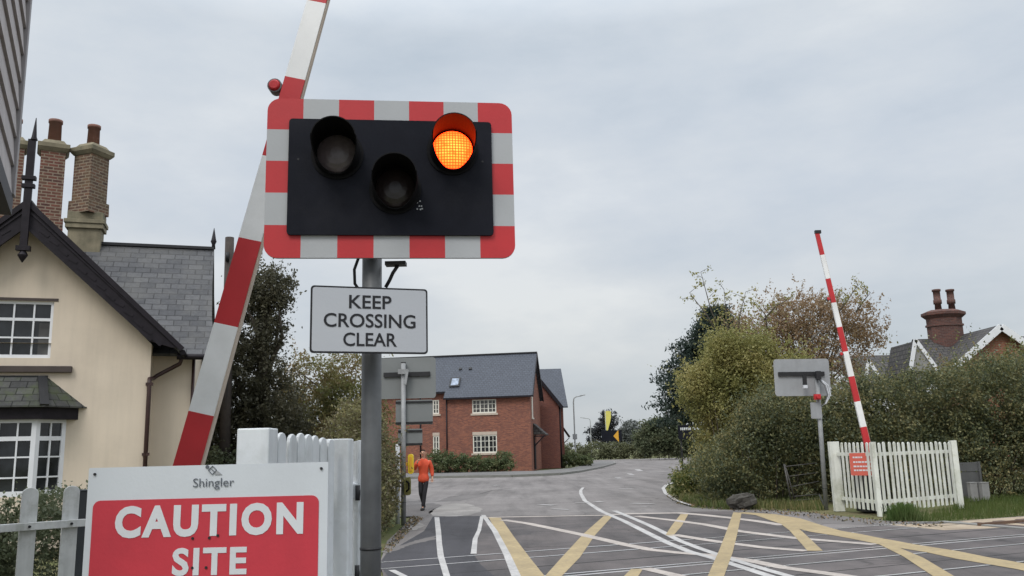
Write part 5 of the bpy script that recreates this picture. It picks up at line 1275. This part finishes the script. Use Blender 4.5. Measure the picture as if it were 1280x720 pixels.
tree('pine_tree', 'layered dark pine with gaps of sky beside the yellow flag', 'tree', b, [rel(760, 522, 150, b, 1.6, 1.2, 1.3), rel(765, 530, 150, b, 1.3, 1.2, 1.0), rel(752, 533, 150, b, 2.0, 1.5, .7), rel(745, 540, 150, b, 1.8, 1.3, .6), rel(760, 545, 150, b, 2.4, 1.6, .8), rel(739, 549, 150, b, 1.2, 1.2, .5), rel(752, 552, 150, b, 2.2, 1.5, .5)], 200, .55, 30, .32, 'leaf_pine_far', 54, 7.2, .22, 20, inner=.3)

# ================================================================== PERSON
def skin_mesh(name, verts, edges, radii, material, parent=None, root_i=0, sub=2):
    me = bpy.data.meshes.new(name); me.from_pydata([tuple(v) for v in verts], edges, [])
    o = bpy.data.objects.new(name, me); C.objects.link(o)
    md = o.modifiers.new('skin', 'SKIN'); md.use_smooth_shade = True; md.branch_smoothing = .6
    for i, r in enumerate(radii):
        me.skin_vertices[0].data[i].radius = r if hasattr(r, '__len__') else (r, r)
    me.skin_vertices[0].data[root_i].use_root = True
    s = o.modifiers.new('sub', 'SUBSURF'); s.levels = sub; s.render_levels = sub
    bpy.context.view_layer.update()
    m2 = bpy.data.meshes.new_from_object(o.evaluated_get(bpy.context.evaluated_depsgraph_get()))
    bpy.data.objects.remove(o)
    m2.materials.clear(); m2.materials.append(M[material])
    for p in m2.polygons: p.use_smooth = True
    q = bpy.data.objects.new(name, m2); C.objects.link(q)
    if parent: q.parent = parent
    return q
def join_into(o, parts):
    bm = bmesh.new(); bm.from_mesh(o.data)
    for p in parts: bm.from_mesh(p.data); 
    bm.to_mesh(o.data); bm.free()
    for p in parts: bpy.data.objects.remove(p)
    for f in o.data.polygons: f.use_smooth = True
K = dict(pelvis=(0, 0, .98), belly=(0, 0, 1.14), chest=(0, -.01, 1.33), neck=(0, -.01, 1.50), neck2=(0, -.02, 1.565), head=(0, -.03, 1.67), crown=(0, -.02, 1.755),
         shR=(-.18, 0, 1.44), elR=(-.27, -.09, 1.19), wrR=(-.12, -.25, 1.42), hdR=(-.085, -.255, 1.50),
         shL=(.18, 0, 1.44), elL=(.25, .05, 1.16), wrL=(.275, -.02, .93), hdL=(.275, -.04, .85),
         hpR=(-.09, 0, .93), knR=(-.07, -.08, .50), anR=(-.03, .16, .14), toR=(-.03, .02, .05),
         hpL=(.09, 0, .93), knL=(.055, -.12, .50), anL=(.02, -.20, .09), toL=(.02, -.36, .035))
ks = list(K); ix = {k: i for i, k in enumerate(ks)}; vs = [K[k] for k in ks]
ed = [('pelvis', 'belly'), ('belly', 'chest'), ('chest', 'neck'), ('neck', 'neck2'), ('neck2', 'head'), ('head', 'crown'), ('chest', 'shR'), ('shR', 'elR'), ('elR', 'wrR'), ('wrR', 'hdR'), ('chest', 'shL'), ('shL', 'elL'), ('elL', 'wrL'), ('wrL', 'hdL'),
      ('pelvis', 'hpR'), ('hpR', 'knR'), ('knR', 'anR'), ('anR', 'toR'), ('pelvis', 'hpL'), ('hpL', 'knL'), ('knL', 'anL'), ('anL', 'toL')]
rad = dict(pelvis=(.12, .085), belly=(.11, .08), chest=(.11, .085), neck=(.05, .05), neck2=(.052, .055), head=(.078, .095), crown=(.055, .07), shR=.045, elR=.036, wrR=.028, hdR=(.035, .02), shL=.045, elL=.036, wrL=.028, hdL=(.035, .02),
           hpR=.07, knR=.045, anR=.028, toR=.018, hpL=.07, knL=.045, anL=.028, toL=.018)
pz = G(529, 638)
body = skin_mesh('person', vs, [(ix[a], ix[b]) for a, b in ed], [rad[k] for k in ks], 'skin')
ex_ = []
def fingers(h, w, side):
    h, w_ = Vector(h), Vector(w); d = (h-w_).normalized(); s = d.cross(Vector((0, 1, 0))).normalized()
    for k, (o_, l_) in enumerate(((-.027, .065), (-.009, .078), (.009, .073), (.027, .056))):
        a = h+s*o_-d*.01; b = a+d*l_*.5+Vector((0, -.006, 0)); c = a+d*l_*.8+Vector((0, .018*side, 0))
        ex_.append(skin_mesh('finger', [a-d*.02, a, b, c], [(0, 1), (1, 2), (2, 3)], [.009, .009, .008, .007], 'skin', None, 0, 1))
    a = w_.lerp(h, .5)-s*.03; b = a-s*.022+d*.03; c = b+d*.03
    ex_.append(skin_mesh('finger', [a+s*.01, a, b, c], [(0, 1), (1, 2), (2, 3)], [.012, .011, .010, .008], 'skin', None, 0, 1))
fingers(K['hdR'], K['wrR'], -1); fingers(K['hdL'], K['wrL'], -1)
# nose and ears
nm = MB(); hc = Vector((0, -.03, 1.66))
nm.tube([hc+Vector((0, -.085, .03)), hc+Vector((0, -.108, -.005)), hc+Vector((0, -.09, -.02))], [.008, .016, .012], 8)
for s in (-1, 1): nm.tube([hc+Vector((s*.078, .01, .02)), hc+Vector((s*.088, .015, .0)), hc+Vector((s*.078, .01, -.025))], [.012, .018, .01], 8)
ex_.append(nm.build('nose', 'skin'))
join_into(body, ex_)
body.location = (pz.x, pz.y+.15, 0); body.rotation_euler.z = R_(-6)
tag(body, 'person in an orange jacket and dark trousers walking with one hand raised to the face', 'person')
def sub(names, edges, rd, name, m, pts=None):
    vs_ = [pts[k] if pts and k in pts else K[k] for k in names]; ii = {k: i for i, k in enumerate(names)}
    return skin_mesh(name, vs_, [(ii[a], ii[b]) for a, b in edges], [rd[k] for k in names], m, body)
sub(['belly', 'pelvis', 'chest', 'neck', 'shR', 'elR', 'wrR', 'shL', 'elL', 'wrL'], [('pelvis', 'belly'), ('belly', 'chest'), ('chest', 'neck'), ('chest', 'shR'), ('shR', 'elR'), ('elR', 'wrR'), ('chest', 'shL'), ('shL', 'elL'), ('elL', 'wrL')],
    dict(pelvis=(.20, .155), belly=(.175, .135), chest=(.20, .145), neck=(.082, .08), shR=.088, elR=.068, wrR=.048, shL=.088, elL=.068, wrL=.048), 'jacket', 'orange_jacket', dict(pelvis=(0, 0, .77), chest=(0, -.005, 1.37), neck=(0, -.01, 1.54), shR=(-.18, 0, 1.43), shL=(.18, 0, 1.43), wrR=(-.14, -.235, 1.39), wrL=(.272, -.015, .96)))
sub(['pelvis', 'hpR', 'knR', 'anR', 'hpL', 'knL', 'anL'], [('pelvis', 'hpR'), ('hpR', 'knR'), ('knR', 'anR'), ('pelvis', 'hpL'), ('hpL', 'knL'), ('knL', 'anL')], dict(pelvis=(.10, .08), hpR=.088, knR=.070, anR=.058, hpL=.088, knL=.070, anL=.058), 'trousers', 'dark_trousers', dict(pelvis=(0, 0, .93), hpR=(-.085, 0, .86), hpL=(.085, 0, .86)))
for an, to in (('anR', 'toR'), ('anL', 'toL')):
    a, t = Vector(K[an]), Vector(K[to]); hl = a+Vector((0, .05, -.05)); 
    skin_mesh('shoe', [a, a+Vector((0, .01, -.04)), t+Vector((0, .02, 0)), t+Vector((0, -.04, -.0))], [(0, 1), (1, 2), (2, 3)], [.060, .062, (.055, .05), (.048, .042)], 'shoe_black', body)
skin_mesh('hair', [hc+Vector((0, .0, .075)), hc+Vector((0, .03, .10)), hc+Vector((0, .055, .03)), hc+Vector((0, .055, -.03)), hc+Vector((-.05, .02, .06)), hc+Vector((.05, .02, .06)), hc+Vector((0, -.06, .085))], [(1, 0), (1, 2), (2, 3), (1, 4), (1, 5), (0, 6)], [(.07, .06), (.075, .06), (.07, .055), (.05, .04), .045, .045, (.05, .03)], 'hair_dark', body, 1)
for nm_, (x, z, w_, h_), m_ in (('eye', (-.03, .022, .020, .010), 'hair_dark'), ('eye', (.03, .022, .020, .010), 'hair_dark'), ('mouth', (0, -.05, .045, .010), 'red_plate')):
    mb = MB(); mb.prism(rrect(w_, h_, h_*.45, 3), hc+Vector((x, -.097, z)), (1, 0, 0), (0, 0, 1), (0, .02, 0)); mb.build(nm_, m_, body)
